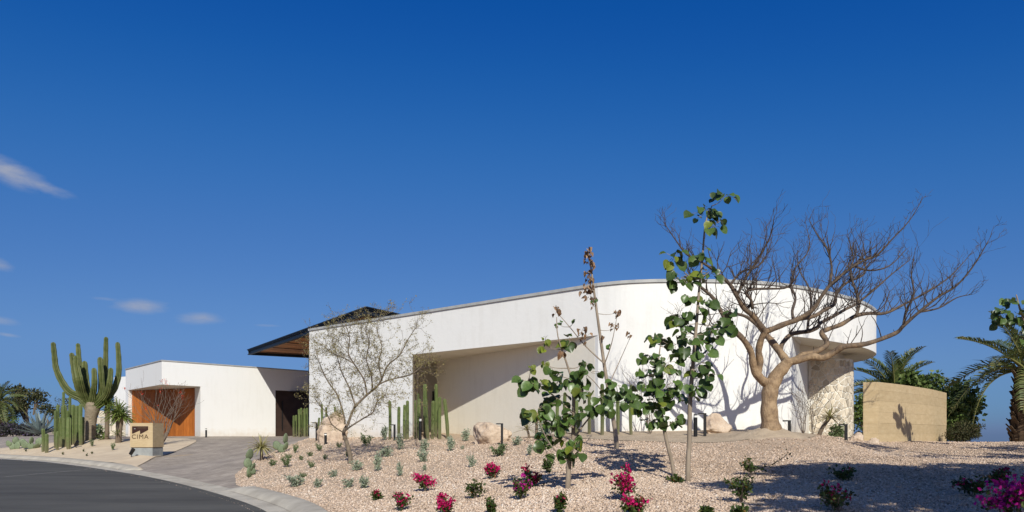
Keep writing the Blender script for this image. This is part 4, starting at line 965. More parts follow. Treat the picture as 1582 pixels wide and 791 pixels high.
# bare tree -----------------------------------------------------------------
BY = 19.5; tb.z = gz(tb.x, tb.y)
bt = Thing('bare_tree', tb, 'large leafless tan tree with sprawling limbs before the drum wall', 'tree')
px = BY / FPX
def bp_(pts, y0, y1): n = len(pts); return [P3(a, b, BY + y0 + (y1 - y0) * (i / (n - 1)) ** 1.2) for i, (a, b) in enumerate(pts)]
limbs = [  # pixel path, start/end diameters in px, depth start/end
    ([(1192, 668), (1190, 655), (1188, 630), (1189, 610), (1192, 594), (1193, 585)], [34, 28, 24, 23.5, 25, 21], 0, 0),
    ([(1192, 597), (1200, 580), (1210, 568), (1219, 557)], [22, 21, 18, 17], 0, -.1),
    ([(1216, 560), (1233, 556), (1255, 551), (1272, 553), (1292, 542), (1306, 535), (1339, 531), (1383, 515), (1396, 503), (1420, 482), (1449, 459), (1478, 441), (1505, 409), (1527, 372)], [15, 14, 13, 12, 11, 10, 8.5, 7, 6, 5, 4, 3.2, 2.2, 1.2], -.1, -1.8),
    ([(1228, 557), (1240, 549), (1256, 545), (1274, 536), (1277, 527), (1269, 514), (1278, 509), (1300, 501), (1322, 488), (1344, 484), (1367, 484), (1393, 472), (1441, 446), (1470, 425), (1495, 398)], [13, 11.5, 10.5, 10, 9.5, 9, 8.5, 8, 7.5, 6.5, 5.5, 4.5, 3.4, 2.4, 1.2], .1, 1.4),
    ([(1322, 488), (1326, 477), (1326, 464), (1322, 449), (1314, 422), (1318, 398), (1310, 365)], [6, 5.4, 5, 4.4, 3.4, 2.4, 1.2], .4, .8),
    ([(1217, 561), (1208, 548), (1192, 527), (1183, 517), (1168, 500), (1150, 488), (1128, 484)], [15, 13.5, 12, 10.5, 8, 6, 4.5], 0, 1.3),
    ([(1205, 545), (1208, 532), (1220, 518), (1232, 514), (1247, 512), (1262, 507), (1268, 499), (1289, 488), (1306, 478), (1322, 470), (1350, 448), (1376, 425), (1405, 402)], [9, 8.5, 8, 8, 8, 7, 6.6, 6.2, 5.4, 5, 3.8, 2.6, 1.4], .2, 2.2),
    ([(1186, 592), (1178, 588), (1167, 574), (1163, 560), (1160, 543), (1148, 524), (1134, 510), (1120, 492), (1103, 462), (1088, 448), (1073, 434), (1062, 418)], [17, 16, 15, 13, 11, 10, 9, 8, 6.4, 5, 3.6, 2], 0, -1.0),
    ([(1140, 516), (1124, 512), (1100, 513), (1078, 518), (1060, 510), (1046, 502)], [7, 6, 5, 3.8, 2.6, 1.4], -.2, .9),
    ([(1170, 578), (1174, 560), (1172, 542), (1176, 524), (1181, 512), (1174, 502), (1164, 488), (1150, 477), (1140, 460), (1128, 440), (1113, 426), (1098, 414), (1080, 403), (1061, 393), (1044, 371), (1027, 346)], [14, 13, 12, 11.5, 11, 10, 9.5, 8.6, 7.6, 6.4, 5.4, 4.6, 3.8, 3, 2, 1], -.1, -1.6),
    ([(1180, 513), (1192, 509), (1211, 501), (1231, 494), (1247, 485), (1258, 476), (1268, 460), (1281, 442), (1300, 425), (1319, 411), (1340, 400), (1356, 393), (1377, 371), (1404, 342), (1421, 315)], [11, 10.5, 10, 9.5, 8.5, 7.6, 6.6, 5.8, 5, 4.4, 3.6, 3.2, 2.6, 1.8, .9], -.2, -1.6),
    ([(1235, 493), (1258, 488), (1275, 478), (1289, 470), (1293, 452), (1308, 437), (1333, 425), (1337, 411), (1330, 398), (1316, 390)], [8, 7.4, 6.8, 6, 5.2, 4.6, 3.8, 3, 2, 1], -.1, 1.5),
    ([(1152, 480), (1160, 470), (1163, 476), (1160, 463), (1152, 452), (1163, 447), (1185, 446), (1212, 445), (1226, 435), (1238, 414)], [6, 5, 5, 5, 4.6, 4.2, 3.8, 3.2, 2.4, 1.2], -.6, -1.4),
    ([(1226, 495), (1224, 480), (1229, 460), (1222, 440), (1228, 415), (1250, 385), (1246, 350)], [6, 5.2, 4.4, 3.6, 2.8, 2, 1], .1, 1.2),
    ([(1247, 514), (1249, 495), (1253, 470), (1250, 445), (1236, 420), (1232, 398)], [5.4, 4.6, 4, 3.2, 2.2, 1.2], .6, 1.6),
    ([(1138, 458), (1152, 430), (1172, 398), (1190, 365), (1196, 335)], [5.4, 4.4, 3.4, 2.2, 1], -.8, -1.8),
    ([(1128, 440), (1146, 420), (1170, 412), (1185, 390), (1180, 350)], [5, 4, 3, 2, 1], -.7, .6),
    ([(1281, 442), (1285, 415), (1278, 385), (1262, 362), (1250, 340)], [5, 4, 3, 2, 1], -.8, -.4),
    ([(1319, 411), (1345, 418), (1375, 410), (1400, 385)], [3.6, 3, 2.2, 1.2], -1.0, -.4),
    ([(1396, 503), (1400, 480), (1412, 455), (1408, 425), (1412, 395)], [5, 4, 3, 2.2, 1.1], -.9, -.6),
    ([(1420, 482), (1450, 476), (1478, 460), (1500, 455)], [3.6, 2.8, 2, 1], -1.1, -1.4),
]
tr_s = []; tips = []
for pth, dm, y0, y1 in limbs:
    pp = bp_(pth, y0, y1); k = 4; s_ = smooth_path(pp, k); rr = lerp_list([q * px / 2 * (1 if pth[0][0] == 1192 else .86) for q in dm], len(s_)); rr = [r_ * (1 + .06 * math.sin(i * 1.3 + pth[0][0])) for i, r_ in enumerate(rr)]
    tr_s.append((s_, rr)); tips.append((s_, rr))
tr_s[0][0][0].z = tb.z - .1
def rt_(s_, rr, n): return np.concatenate([np.repeat(np.clip((np.array(rr[:-1]) - .012) / .10, 0, 1) * .95, n), [.2, .2]])
bt.part('trunk', *cat_([tube(s_, rr, 16) for s_, rr in tr_s[:2]]), M['copal'], True, np.concatenate([rt_(s_, rr, 16) for s_, rr in tr_s[:2]]))
for s_, rr in tr_s[2:]: bt.part('limb', *tube(s_, rr, 10), M['copal'], True, rt_(s_, rr, 10))
q = random.Random(4); tw = []
for s_, rr in tips[2:]:
    for i in range(2, len(s_)):
        if rr[i] > .075: continue
        for _ in range(2 if rr[i] < .055 else 1):
            if q.random() < (.52 if rr[i] < .045 else .34):
                t_ = (s_[i] - s_[i - 1]).normalized(); d = (t_ * .55 + Vector((q.gauss(0, .5), q.gauss(0, .5), q.uniform(.15, 1.0)))).normalized()
                grow(tw, s_[i], d, q.uniform(.32, .80) * (.55 if i > len(s_) * .72 else 1), max(.007, min(rr[i] * .5, .016)), 2 if rr[i] < .05 else 1, q, .62, .07, (1, 3), 5, .15, .68, .0030)
    grow(tw, s_[-1], (s_[-1] - s_[-2]), .14, .006, 1, q, .5, .1, (1, 2), 3, .15, .7, .004)
bt.part('twigs', *tubes(tw, 4), M['copal_twig'])
# short spurs along the older limbs
sp_ = []
for s_, rr in tips[2:]:
    for i in range(3, len(s_)):
        if .02 < rr[i] < .09 and q.random() < .5:
            d = Vector((q.gauss(0, 1), q.gauss(0, .6), q.uniform(.2, 1))).normalized(); sp_.append(([s_[i], s_[i] + d * (rr[i] + q.uniform(.03, .10))], [.012, .006], 0))
bt.part('spurs', *tubes(sp_, 4), M['copal_twig'])

# twiggy yellow-green tree ----------------------------------------------------
pb = ground(540, 716); PYd = pb.y; ppx = PYd / FPX
pv = Thing('palo_verde_tree', pb, 'slender twiggy tree with sparse yellow-green leaves before the left wall', 'tree')
def pp_(pts, y0, y1): n = len(pts); return [P3(a, b, PYd + y0 + (y1 - y0) * (i / (n - 1))) for i, (a, b) in enumerate(pts)]
pl_ = [([(540, 717), (541, 705), (536, 685), (531, 668), (538, 654), (547, 631), (567, 610), (586, 593), (598, 566), (617, 549), (630, 525), (644, 504)], [10, 9.5, 8.4, 7.4, 5.6, 5, 4.8, 4.2, 3.4, 2.6, 2, 1], 0, .6),
       ([(567, 610), (562, 586), (547, 562), (538, 545), (540, 521), (533, 500)], [4, 3.4, 3, 2.6, 2, 1], .1, -.6),
       ([(531, 668), (540, 660), (562, 646), (576, 637), (583, 620), (596, 610)], [5, 3.6, 3, 2.6, 2, 1], 0, -.7),
       ([(533, 655), (531, 641), (521, 610), (507, 590), (494, 562), (488, 540)], [4.4, 3.6, 3.2, 2.6, 1.8, 1], 0, .5),
       ([(530, 668), (513, 656), (504, 637), (490, 622)], [3, 2.2, 1.8, 1], 0, -.5),
       ([(586, 593), (605, 586), (634, 579), (652, 566), (664, 556)], [3.4, 2.8, 2.2, 1.6, .9], .3, -.2),
       ([(549, 628), (540, 600), (528, 575), (520, 548), (512, 520)], [4, 3.2, 2.6, 2, 1], .1, .9),
       ([(590, 586), (585, 560), (590, 535), (582, 508), (588, 485)], [3.4, 2.8, 2.2, 1.6, .9], .3, 1.0),
       ([(575, 602), (574, 580), (566, 555), (570, 530), (562, 505)], [3.2, 2.6, 2, 1.6, .9], .2, -.9),
       ([(547, 562), (530, 552), (512, 545), (496, 528)], [2.4, 2, 1.5, .9], -.2, -.6)]
segs = []
for pth, dm, y0, y1 in pl_:
    s_ = smooth_path(pp_(pth, y0, y1), 4); segs.append((s_, lerp_list([a * ppx / 2 * .74 for a in dm], len(s_)), 0))
segs[0][0][0].z = pb.z - .08
pv.part('trunk', *tube(segs[0][0][:20], segs[0][1][:20], 9), M['palobark'], True)
q = random.Random(9); tw = []
for s_, rr, _ in segs:
    for i in range(3 if s_ is not segs[0][0] else 20, len(s_)):
        for _k in range(3):
            if q.random() < .62:
                d = ((s_[i] - s_[i - 1]).normalized() * .5 + Vector((q.gauss(0, .7), q.gauss(0, .6), q.uniform(-.25, .8)))).normalized()
                grow(tw, s_[i], d, q.uniform(.28, .54), .0060, 2, q, .7, .03, (1, 3), 4, .22, .74, .0026)
pv.part('branches', *cat_([tube(s_[19:] if i == 0 else s_, rr[19:] if i == 0 else rr, 7) for i, (s_, rr, _) in enumerate(segs)] + [tubes(tw, 4)]), M['palobark'])
C = []
for p_, r_, dp in tw:
    if dp <= 1:
        for k in range(1, len(p_)):
            for _j in range(2): C.append(tuple(p_[k] + Vector((q.gauss(0, .03), q.gauss(0, .03), q.gauss(0, .03)))))
C = np.array(C); V, F = leafquads(C, None, NR.uniform(.012, .026, len(C)), -.4, 2.6)
pv.part('foliage', V, F, M['paloleaf'], tint=NR.random(len(F)))
# drooping tassel of leaves by the recess edge
tas = []
for _ in range(14):
    p0 = P3(q.uniform(640, 652), q.uniform(560, 588), 25.0); grow(tas, p0, (q.gauss(.3, .5), q.gauss(0, .3), q.uniform(-.9, .5)), q.uniform(.4, .7), .006, 2, q, .7, -.06, (1, 3), 4, .2, .7, .003)
tb2 = P3(644, 676, 25.6); tb2.z = gz(tb2.x, tb2.y)
ts = Thing('dry_climber', tb2, 'dry yellowish climber hanging at the left edge of the recess', 'plant')
ts.part('stems', *cat_([tube(smooth_path([tb2, P3(643, 640, 25.4), P3(645, 600, 25.1), P3(646, 575, 25.0)], 5), .012, 6), tubes(tas, 4)]), M['twig'])
C = np.array([tuple(p_[k]) for p_, r_, dp in tas for k in range(1, len(p_)) if q.random() < .8]); V, F = leafquads(C, None, NR.uniform(.02, .04, len(C)), -.5, 2.4)
ts.part('foliage', V, F, M['paloleaf'], tint=NR.random(len(F)))

# bare twig shrubs ------------------------------------------------------------
def twig_shrub(u, v, hpx, wpx, Y, label, n=8, flower=False, seed=1, m='twig', name='bare_shrub', depth=3, r0=.022, lean=0):
    q = random.Random(seed); b = P3(u, v, Y) if Y else ground(u, v); b.z = gz(b.x, b.y); s = b.y / FPX; t = Thing(name, b, label, 'shrub'); out = []
    for i in range(n):
        a = 2 * math.pi * i / n + q.uniform(-.4, .4); tl = q.uniform(.25, 1.0) * wpx / hpx * .6
        d = Vector((math.cos(a) * tl + lean, math.sin(a) * tl, 1)).normalized()
        grow(out, b + Vector((d.x * .06, d.y * .06, -.03)), d, hpx * s * .42, r0, depth, q, .52, .10, (2, 2) if depth > 2 else (1, 2), 4, .13, .70, .0045)
    t.part('stems', *tubes(out, 5), M[m])
    if flower:
        tp_ = [p_[-1] for p_, r_, dp in out if dp == 0]; q.shuffle(tp_); C = []
        for p_ in tp_[:10]:
            for _ in range(8): C.append(tuple(p_ + Vector((q.gauss(0, .035), q.gauss(0, .035), q.gauss(0, .06)))))
        V, F = leafquads(np.array(C), None, .045, .6, 1.6); t.part('flowers', V, F, M['redflower'])
twig_shrub(247, 684, 104, 150, 37.6, 'leafless grey shrub with red flowers behind the sign', 13, True, 3, r0=.036, lean=.12)
twig_shrub(1004, 669, 120, 50, 21.7, 'thin leafless shrub against the wall left of the twin saplings', 7, False, 5, r0=.014)
twig_shrub(1241, 673, 80, 38, 21.2, 'thin leafless shrub beside the stone wall, left of two', 6, False, 7, depth=3, r0=.011)
twig_shrub(1255, 677, 88, 34, 22.0, 'thin leafless shrub beside the stone wall, right of two', 6, False, 8, depth=3, r0=.011)
# dead stick stump cactus
# ------------------------------------------------------------------ saplings with big round leaves
def leaf_mesh(seed, dry=False):
    q = random.Random(seed); V = [(0, 0, 0)]; n = 14; F = []
    for j in range(n):
        a = 2 * math.pi * j / n; r_ = .5 * (1 + .06 * math.cos(a) - (.16 if j == n // 2 else 0)) ; x = .46 + math.cos(a) * r_; y = math.sin(a) * r_ * 1.04
        if j == 0: x += .08
        z = .22 * abs(y) * 1.6 - .30 * (x - .3) ** 2 + q.uniform(-.035, .035)
        if dry: z = z * 2.5 + .25 * abs(y) + q.uniform(-.08, .08); y *= .6
        V.append((x, y, z))
    V[0] = (.42, 0, -.02)
    for j in range(n): F.append((0, 1 + j, 1 + (j + 1) % n))
    return V, F
LEAFM = [make_mesh('leaf', *leaf_mesh(s), M['leaf'], True) for s in range(4)]
LEAFY = [make_mesh('leaf', *leaf_mesh(s + 10), M['leaf_y'], True) for s in range(2)]
LEAFD = [make_mesh('leaf', *leaf_mesh(s + 20, True), M['leaf_dry'], False) for s in range(3)]
def add_leaf(t, p, size, q, kind='g', out=None):
    mesh = q.choice({'g': LEAFM, 'y': LEAFY, 'd': LEAFD}[kind]); d = (out or Vector((q.gauss(0, 1), q.gauss(0, 1), 0))); a = math.atan2(d.y, d.x) + q.gauss(0, .7)
    nz_ = (Vector((.1 + q.gauss(0, .55), -.62 + q.gauss(0, .5), .55 + q.gauss(0, .35)))).normalized()    # blades turn to the sun
    xd = Vector((math.cos(a) * .6, math.sin(a) * .6, -.8 + q.gauss(0, .25))); xd = (xd - nz_ * xd.dot(nz_)).normalized(); yd = nz_.cross(xd)
    m = Matrix.Translation(p) @ Matrix(((xd.x, yd.x, nz_.x, 0), (xd.y, yd.y, nz_.y, 0), (xd.z, yd.z, nz_.z, 0), (0, 0, 0, 1))) @ Matrix.Diagonal((size, size, size, 1))
    t.inst('leaf', mesh, m)
def sapling(base_px, trunk, tw_px, Y, clusters, label, seed, branches=(), leaf=.2, barkm='palebark', name='sapling', cat='tree'):
    q = random.Random(seed); b = P3(*base_px, Y); b.z = gz(b.x, b.y); t = Thing(name, b, label, cat); s = Y / FPX
    tp_ = [b - Vector((0, 0, .06))] + [P3(a, c, Y + .02 * i) for i, (a, c) in enumerate(trunk)]
    tp2 = smooth_path(tp_, 4); t.part('trunk', *tube(tp2, lerp_list([w_ * s / 2 for w_ in tw_px], len(tp2)), 10), M[barkm], True)
    seg = []
    for br, w_ in branches: s_ = smooth_path([P3(a, c, Y + d_) for a, c, d_ in br], 4); seg.append((s_, lerp_list([w_ * s / 2, w_ * s / 6], len(s_)), 0))
    attach = [p for p in tp2[len(tp2) // 4:]] + [p for s_, r_, _ in seg for p in s_[1:]]
    for c_ in clusters:
        u, v, ru, rv, n, kind = (*c_, 'g') if len(c_) == 5 else c_
        dy = q.uniform(-1, 1) * min(.5, max(ru, 12) * s * 1.2); c = P3(u, v, Y + dy)
        low = [p for p in attach if p.z < c.z + .03] or attach; a_ = min(low, key=lambda p: (p - c).length + .5 * abs(p.z - (c.z - .12)))
        mid = a_.lerp(c, .55) + Vector((0, 0, -.04)); s_ = smooth_path([a_, mid, c], 4)
        seg.append((s_, lerp_list([.010, .006, .004], len(s_)), 0))
        for k in range(int(n * 1.7 + .5)):
            o = Vector((q.uniform(-1, 1) * ru * s, q.uniform(-1, 1) * max(ru, 10) * s * .8, q.uniform(-1, 1) * rv * s)); p = c + o
            knd = kind if kind != 'g' else ('y' if q.random() < .06 else 'g'); sz = leaf * q.uniform(.52, 1.16) * (.62 if kind == 'y' else 1)
            p0 = c + o * .35; seg.append(([p0, p], [.0045, .003], 0)); add_leaf(t, p, sz, q, knd, o)
    t.part('branches', *tubes(seg, 5), M[barkm])
    return t
CA = [(813, 590, 10, 8, 5), (828, 594, 14, 8, 6), (857, 572, 8, 10, 3), (862, 588, 10, 8, 3), (882, 526, 7, 10, 4), (901, 561, 9, 6, 3), (909, 574, 17, 9, 6), (884, 594, 12, 8, 5), (901, 602, 12, 10, 5), (860, 615, 12, 8, 5), (844, 618, 8, 6, 3), (828, 634, 15, 11, 8), (850, 643, 12, 8, 5), (888, 634, 14, 11, 6), (876, 650, 15, 10, 7), (857, 662, 12, 8, 5), (841, 675, 12, 8, 5), (857, 676, 10, 8, 4), (879, 676, 12, 7, 4), (844, 697, 8, 6, 2), (888, 690, 12, 10, 5), (876, 702, 10, 8, 4), (828, 686, 6, 6, 2), (926, 612, 12, 9, 4), (930, 627, 14, 6, 5), (952, 594, 10, 6, 3), (958, 608, 12, 8, 4), (967, 618, 12, 10, 5), (841, 531, 5, 12, 6, 'y'), (838, 561, 5, 5, 3, 'y'), (820, 570, 4, 6, 3, 'y'), (870, 545, 4, 4, 1, 'd')]
sapling((877, 755), [(878, 735), (880, 705), (885, 680), (886, 640), (885, 595), (875, 560), (862, 520), (860, 490)], [9, 8, 8, 6.5, 5.5, 4.5, 3, 2, 1.2], 12.0, CA, 'smallest leafy sapling in the middle of the gravel, nearest the viewer', 2,
        [([(880, 712, 0), (862, 700, -.1), (846, 680, -.2), (832, 650, -.25)], 3), ([(885, 680, 0), (905, 652, .1), (930, 625, .15), (962, 606, .2)], 3.4), ([(886, 640, 0), (860, 615, .1), (835, 597, .15), (815, 590, .2)], 2.6)], .18)
CB = [(907, 391, 4, 8, 7, 'd'), (911, 408, 5, 7, 6, 'd'), (910, 424, 7, 8, 8, 'd'), (907, 442, 8, 8, 8, 'd'), (911, 456, 7, 8, 6, 'd'), (916, 470, 4, 6, 3, 'd'), (861, 478, 4, 8, 7, 'd'), (899, 512, 4, 5, 3, 'd'), (905, 522, 6, 7, 4, 'd'), (926, 520, 3, 8, 4, 'd'), (953, 483, 5, 5, 5, 'd'), (949, 507, 6, 6, 5, 'd'), (973, 517, 2, 3, 2, 'd'), (888, 493, 3, 2, 2), (919, 465, 3, 3, 2), (941, 533, 2, 2, 1), (862, 500, 5, 4, 3)]
sapling((953, 693), [(951, 670), (947, 645), (941, 610), (933, 560), (926, 510), (919, 460), (914, 420), (908, 385)], [8, 7.2, 6.8, 6, 5.2, 4.4, 3.6, 2.8, 1.6], 18.4, CB, 'tall thin sapling with withered brown leaves at its top', 3,
        [([(934, 562, 0), (905, 535, .2), (880, 505, .3), (860, 482, .3)], 2.6), ([(933, 565, 0), (945, 530, -.2), (953, 490, -.3)], 2.2), ([(938, 600, 0), (958, 556, .2), (972, 525, .3)], 2), ([(944, 625, 0), (920, 592, -.2), (896, 570, -.3)], 2)], .12, 'palebark')
CC = [(1020, 525, 14, 8, 7), (1005, 570, 17, 14, 9), (1030, 560, 17, 14, 10), (1045, 532, 12, 10, 5), (998, 600, 15, 12, 9), (1025, 598, 18, 14, 10), (1042, 612, 16, 14, 8), (994, 625, 11, 9, 6), (1040, 650, 13, 11, 7), (1015, 652, 15, 8, 6), (1012, 625, 14, 10, 6), (1000, 550, 10, 8, 4)]
sapling((1044, 743), [(1038, 715), (1032, 690), (1027, 668), (1022, 635), (1015, 590), (1020, 535)], [6.5, 6, 6, 5.4, 4.6, 3.4, 1.6], 13.2, CC, 'bushy leafy sapling leaning left, left of the tall one beside it', 5, (), .185)
CD = [(1120, 302, 15, 6, 6), (1092, 328, 20, 11, 9), (1104, 347, 11, 8, 5), (1040, 397, 11, 10, 6), (1083, 392, 8, 8, 4), (1052, 428, 16, 11, 8), (1095, 420, 13, 11, 6), (1065, 458, 8, 6, 4), (1090, 475, 14, 13, 7), (1055, 495, 16, 13, 9), (1070, 520, 26, 15, 12), (1100, 510, 17, 16, 8), (1122, 500, 10, 9, 4), (1128, 478, 6, 5, 2), (1080, 560, 18, 18, 10), (1096, 575, 16, 12, 6), (1075, 603, 13, 9, 6), (1058, 545, 12, 10, 5)]
sapling((1063, 745), [(1063, 715), (1065, 680), (1066, 625), (1070, 570), (1076, 500), (1080, 450), (1085, 400), (1090, 345), (1100, 318)], [8, 8, 7.6, 7, 6, 4.8, 4, 3.4, 2.6, 1.4], 13.0, CD, 'tallest leafy sapling with a straight pale trunk and high topknot', 7,
        [([(1082, 432, 0), (1062, 425, .1), (1045, 405, .1)], 1.8)], .185)
# sapling at the right edge of the frame, its crown reaching into view
CE = [(1562, 462, 8, 7, 6), (1550, 484, 10, 7, 8), (1572, 490, 10, 8, 8), (1540, 497, 6, 5, 4), (1590, 470, 12, 10, 8), (1600, 500, 14, 14, 10), (1585, 520, 12, 10, 8), (1608, 540, 12, 12, 8), (1595, 560, 10, 10, 6)]
sapling((1608, 684), [(1607, 650), (1604, 600), (1598, 550), (1588, 510), (1576, 478), (1570, 455)], [6, 6, 5.5, 5, 4, 3, 1.6], 18.9, CE, 'leafy sapling at the right edge, crown above the palm', 11, (), .20)

# ------------------------------------------------------------------ foliage masses
def ball_points(n, c, r, q=NR, shell=.55):
    d = q.normal(size=(n, 3)); d /= np.linalg.norm(d, axis=1)[:, None]; rad = shell + (1 - shell) * q.random(n) ** .6
    return np.array(c) + d * rad[:, None] * np.array(r)
def clumpy(c, r, nclump, per, cr, q=NR):
    ctr = ball_points(nclump, c, r, q, .35); out = []
    for p in ctr: out.append(ball_points(per, p, np.array([cr, cr, cr * .8]) * q.uniform(.7, 1.2), q, .3))
    return np.vstack(out), ctr
def foliage_tree(name, base, lobes, leaf, m, label, cat='tree', trunkr=.08, nper=26, barkm='bark', group=None, asp=1.5):
    t = Thing(name, base, label, cat, group); base = Vector(base); allC = []; seg = []
    for (c, r, ncl, cr) in lobes:
        C, ctr = clumpy(c, r, ncl, nper, cr); allC.append(C)
        for p in ctr[::2]:
            top = Vector(c) - Vector((0, 0, r[2] * .3)); seg.append((smooth_path([base.lerp(top, .55), base.lerp(top, .8).lerp(Vector(p), .3), Vector(p)], 3), lerp_list([trunkr * .5, trunkr * .28, .008], 7), 0))
    c0 = Vector(np.mean([l[0] for l in lobes], axis=0))
    t.part('trunk', *tube(smooth_path([base - Vector((0, 0, .1)), base.lerp(c0, .3) + Vector((.03, 0, 0)), base.lerp(c0, .62)], 4), lerp_list([trunkr * 1.2, trunkr, trunkr * .7], 9), 9), M[barkm], True)
    t.part('limbs', *tubes(seg, 5), M[barkm])
    C = np.vstack(allC); C = C[C[:, 2] > base.z + .03]
    V, F = leafquads(C, None, NR.uniform(.7, 1.2, len(C)) * leaf, .1, asp)
    t.part('crown', V, F, M[m], tint=np.clip(NR.normal(.5, .25, len(F)), 0, 1)); return t
def gpt(u, v, Y): p = P3(u, v, Y); p.z = gz(p.x, p.y); return p
def lobe(u, v, ru, rv, Y, ncl, cr, ry=None): s = Y / FPX; return (tuple(P3(u, v, Y)), (ru * s, (ry or ru) * s, rv * s), ncl, cr)
foliage_tree('sea_grape_bush', gpt(1440, 690, 31), [lobe(1425, 610, 40, 34, 31, 45, .38), (lobe(1470, 630, 38, 42, 31, 55, .38)), lobe(1493, 625, 18, 36, 31, 26, .32), lobe(1450, 660, 50, 22, 31, 40, .36), lobe(1405, 595, 20, 20, 31, 18, .3)], .15, 'shrub', 'dense round-leaved green bush behind the rammed earth wall', 'bush', .1, 30)
foliage_tree('dark_bush', gpt(1490, 684, 25.5), [lobe(1490, 667, 24, 16, 25.5, 40, .17), lobe(1478, 672, 18, 10, 25.5, 18, .15)], .032, 'darkbush', 'low dark brownish bush right of the rammed earth wall', 'bush', .04, 60, asp=2.4)
foliage_tree('leafy_shrub', gpt(1333, 686, 30), [lobe(1333, 640, 16, 30, 30.5, 24, .3), lobe(1345, 620, 14, 20, 31, 14, .3)], .10, 'shrub', 'green shrub in the gap between stone wall and rammed earth wall', 'bush', .06, 30)
foliage_tree('low_shrub', gpt(1296, 680, 22.6), [lobe(1294, 668, 12, 11, 22.6, 16, .14)], .055, 'greenshrub', 'low yellow-green shrub at the foot of the stone wall', 'shrub', .02, 26, asp=2.4)
foliage_tree('low_shrub', gpt(1333, 682, 24.8), [lobe(1330, 672, 9, 8, 24.8, 8, .13)], .05, 'greenshrub', 'small yellow-green shrub left of the rammed earth wall', 'shrub', .02, 26, asp=2.4)
# far left trees and hedge
foliage_tree('spreading_tree', gpt(44, 676, 68), [lobe(38, 614, 22, 10, 68, 26, .55), lobe(58, 612, 14, 8, 68, 16, .5), lobe(26, 604, 14, 8, 68, 14, .5), lobe(34, 632, 18, 10, 68, 14, .5)], .16, 'farleaf', 'dark spreading tree at the far left behind the agave', 'tree', .16, 24)
foliage_tree('round_tree', gpt(70, 674, 74), [lobe(70, 632, 9, 8, 74, 12, .5), lobe(84, 636, 8, 6, 74, 8, .4)], .16, 'farleaf', 'small round tree far behind the agave', 'tree', .1, 26)
foliage_tree('slender_tree', gpt(95, 672, 80), [lobe(94, 622, 9, 8, 80, 8, .4), lobe(104, 625, 7, 8, 80, 7, .4)], .12, 'farleaf', 'sparse tree behind the clump of column cacti', 'tree', .07, 14)
foliage_tree('bushy_tree', gpt(8, 676, 66), [lobe(10, 640, 22, 20, 66, 36, .5), lobe(-6, 625, 18, 16, 66, 22, .5)], .15, 'farleaf', 'dense bushy tree at the far left edge behind the palm', 'tree', .12, 26)
foliage_tree('garden_shrub', gpt(20, 674, 62.5), [lobe(18, 652, 10, 7, 62.5, 14, .3)], .10, 'shrub', 'bright green shrub above the purple hedge', 'shrub', .04, 26)
foliage_tree('tall_grass_clump', gpt(150, 681, 45), [lobe(151, 668, 8, 10, 45, 12, .22)], .09, 'greenshrub', 'green shrub at the right foot of the giant cactus', 'shrub', .03, 26, asp=3.2)
foliage_tree('tall_grass_clump', gpt(92, 674, 58), [lobe(92, 664, 12, 6, 58, 10, .3)], .10, 'greenshrub', 'olive shrub behind the clump of column cacti', 'shrub', .03, 24, asp=2.6)
hb = gpt(28, 674, 61); C = np.vstack([ball_points(120, P3(u, 664 + rng.uniform(-2, 2), 61 + rng.uniform(-.6, .6)), (.45, .5, .55)) for u in np.arange(-24, 62, 4)])
V, F = leafquads(C, None, NR.uniform(.09, .16, len(C)), .1, 1.5)
single('flowering_hedge', tuple(hb), V, F, M['purple'], 'low dark hedge with purple flowers at the far left', 'hedge', tint=NR.random(len(F)) ** .8)

# ------------------------------------------------------------------ palms
def frond_mesh(seed, L=1.0, droop=.55, nl=34, wl=.24):
    q = random.Random(seed); V = []; F = []; tint = []
    pts = []; ang = R(0)
    for i in range(13):
        f = i / 12; pts.append(Vector((L * (f - .10 * droop * f * f), 0, L * (.30 * f - droop * f ** 2.2))))
    v, f_ = tube(pts, lerp_list([.018, .010, .003], 13), 5, cap=False); V += v; F += f_; tint += [.85] * len(f_)
    for i in range(nl):
        f = .12 + .86 * i / nl; k = f * 12; a = int(k); p = pts[a].lerp(pts[min(a + 1, 12)], k - a); t_ = (pts[min(a + 1, 12)] - pts[a]).normalized()
        ll = wl * L * (math.sin(math.pi * min(1, .18 + f * .80)) ** .6) * q.uniform(.85, 1.1)
        for sd_2 in (-1, 1):
            d = (t_ * q.uniform(.65, .85) + Vector((0, sd_2, 0)) * .75 + Vector((0, 0, q.uniform(.15, .5)))).normalized(); n = d.cross(t_).normalized() * .011 * (L / 1.0) ** .3; k0 = len(V)
            e = p + d * ll + Vector((0, 0, -.12 * ll)); m = p + d * ll * .5 + Vector((0, 0, .02))
            V += [tuple(p - t_ * .008), tuple(p + t_ * .008), tuple(m + t_ * .012), tuple(e), tuple(m - t_ * .012)]; F += [(k0, k0 + 1, k0 + 2, k0 + 4), (k0 + 4, k0 + 2, k0 + 3)]; c_ = min(1, max(0, q.gauss(.45 + .3 * (f > .85), .2))); tint += [c_, c_]
    return make_mesh('frond', V, F, M['palm'], False, tint)
FR = [frond_mesh(1), frond_mesh(2, 1, .75), frond_mesh(3, 1, .35), frond_mesh(4, 1, .95)]
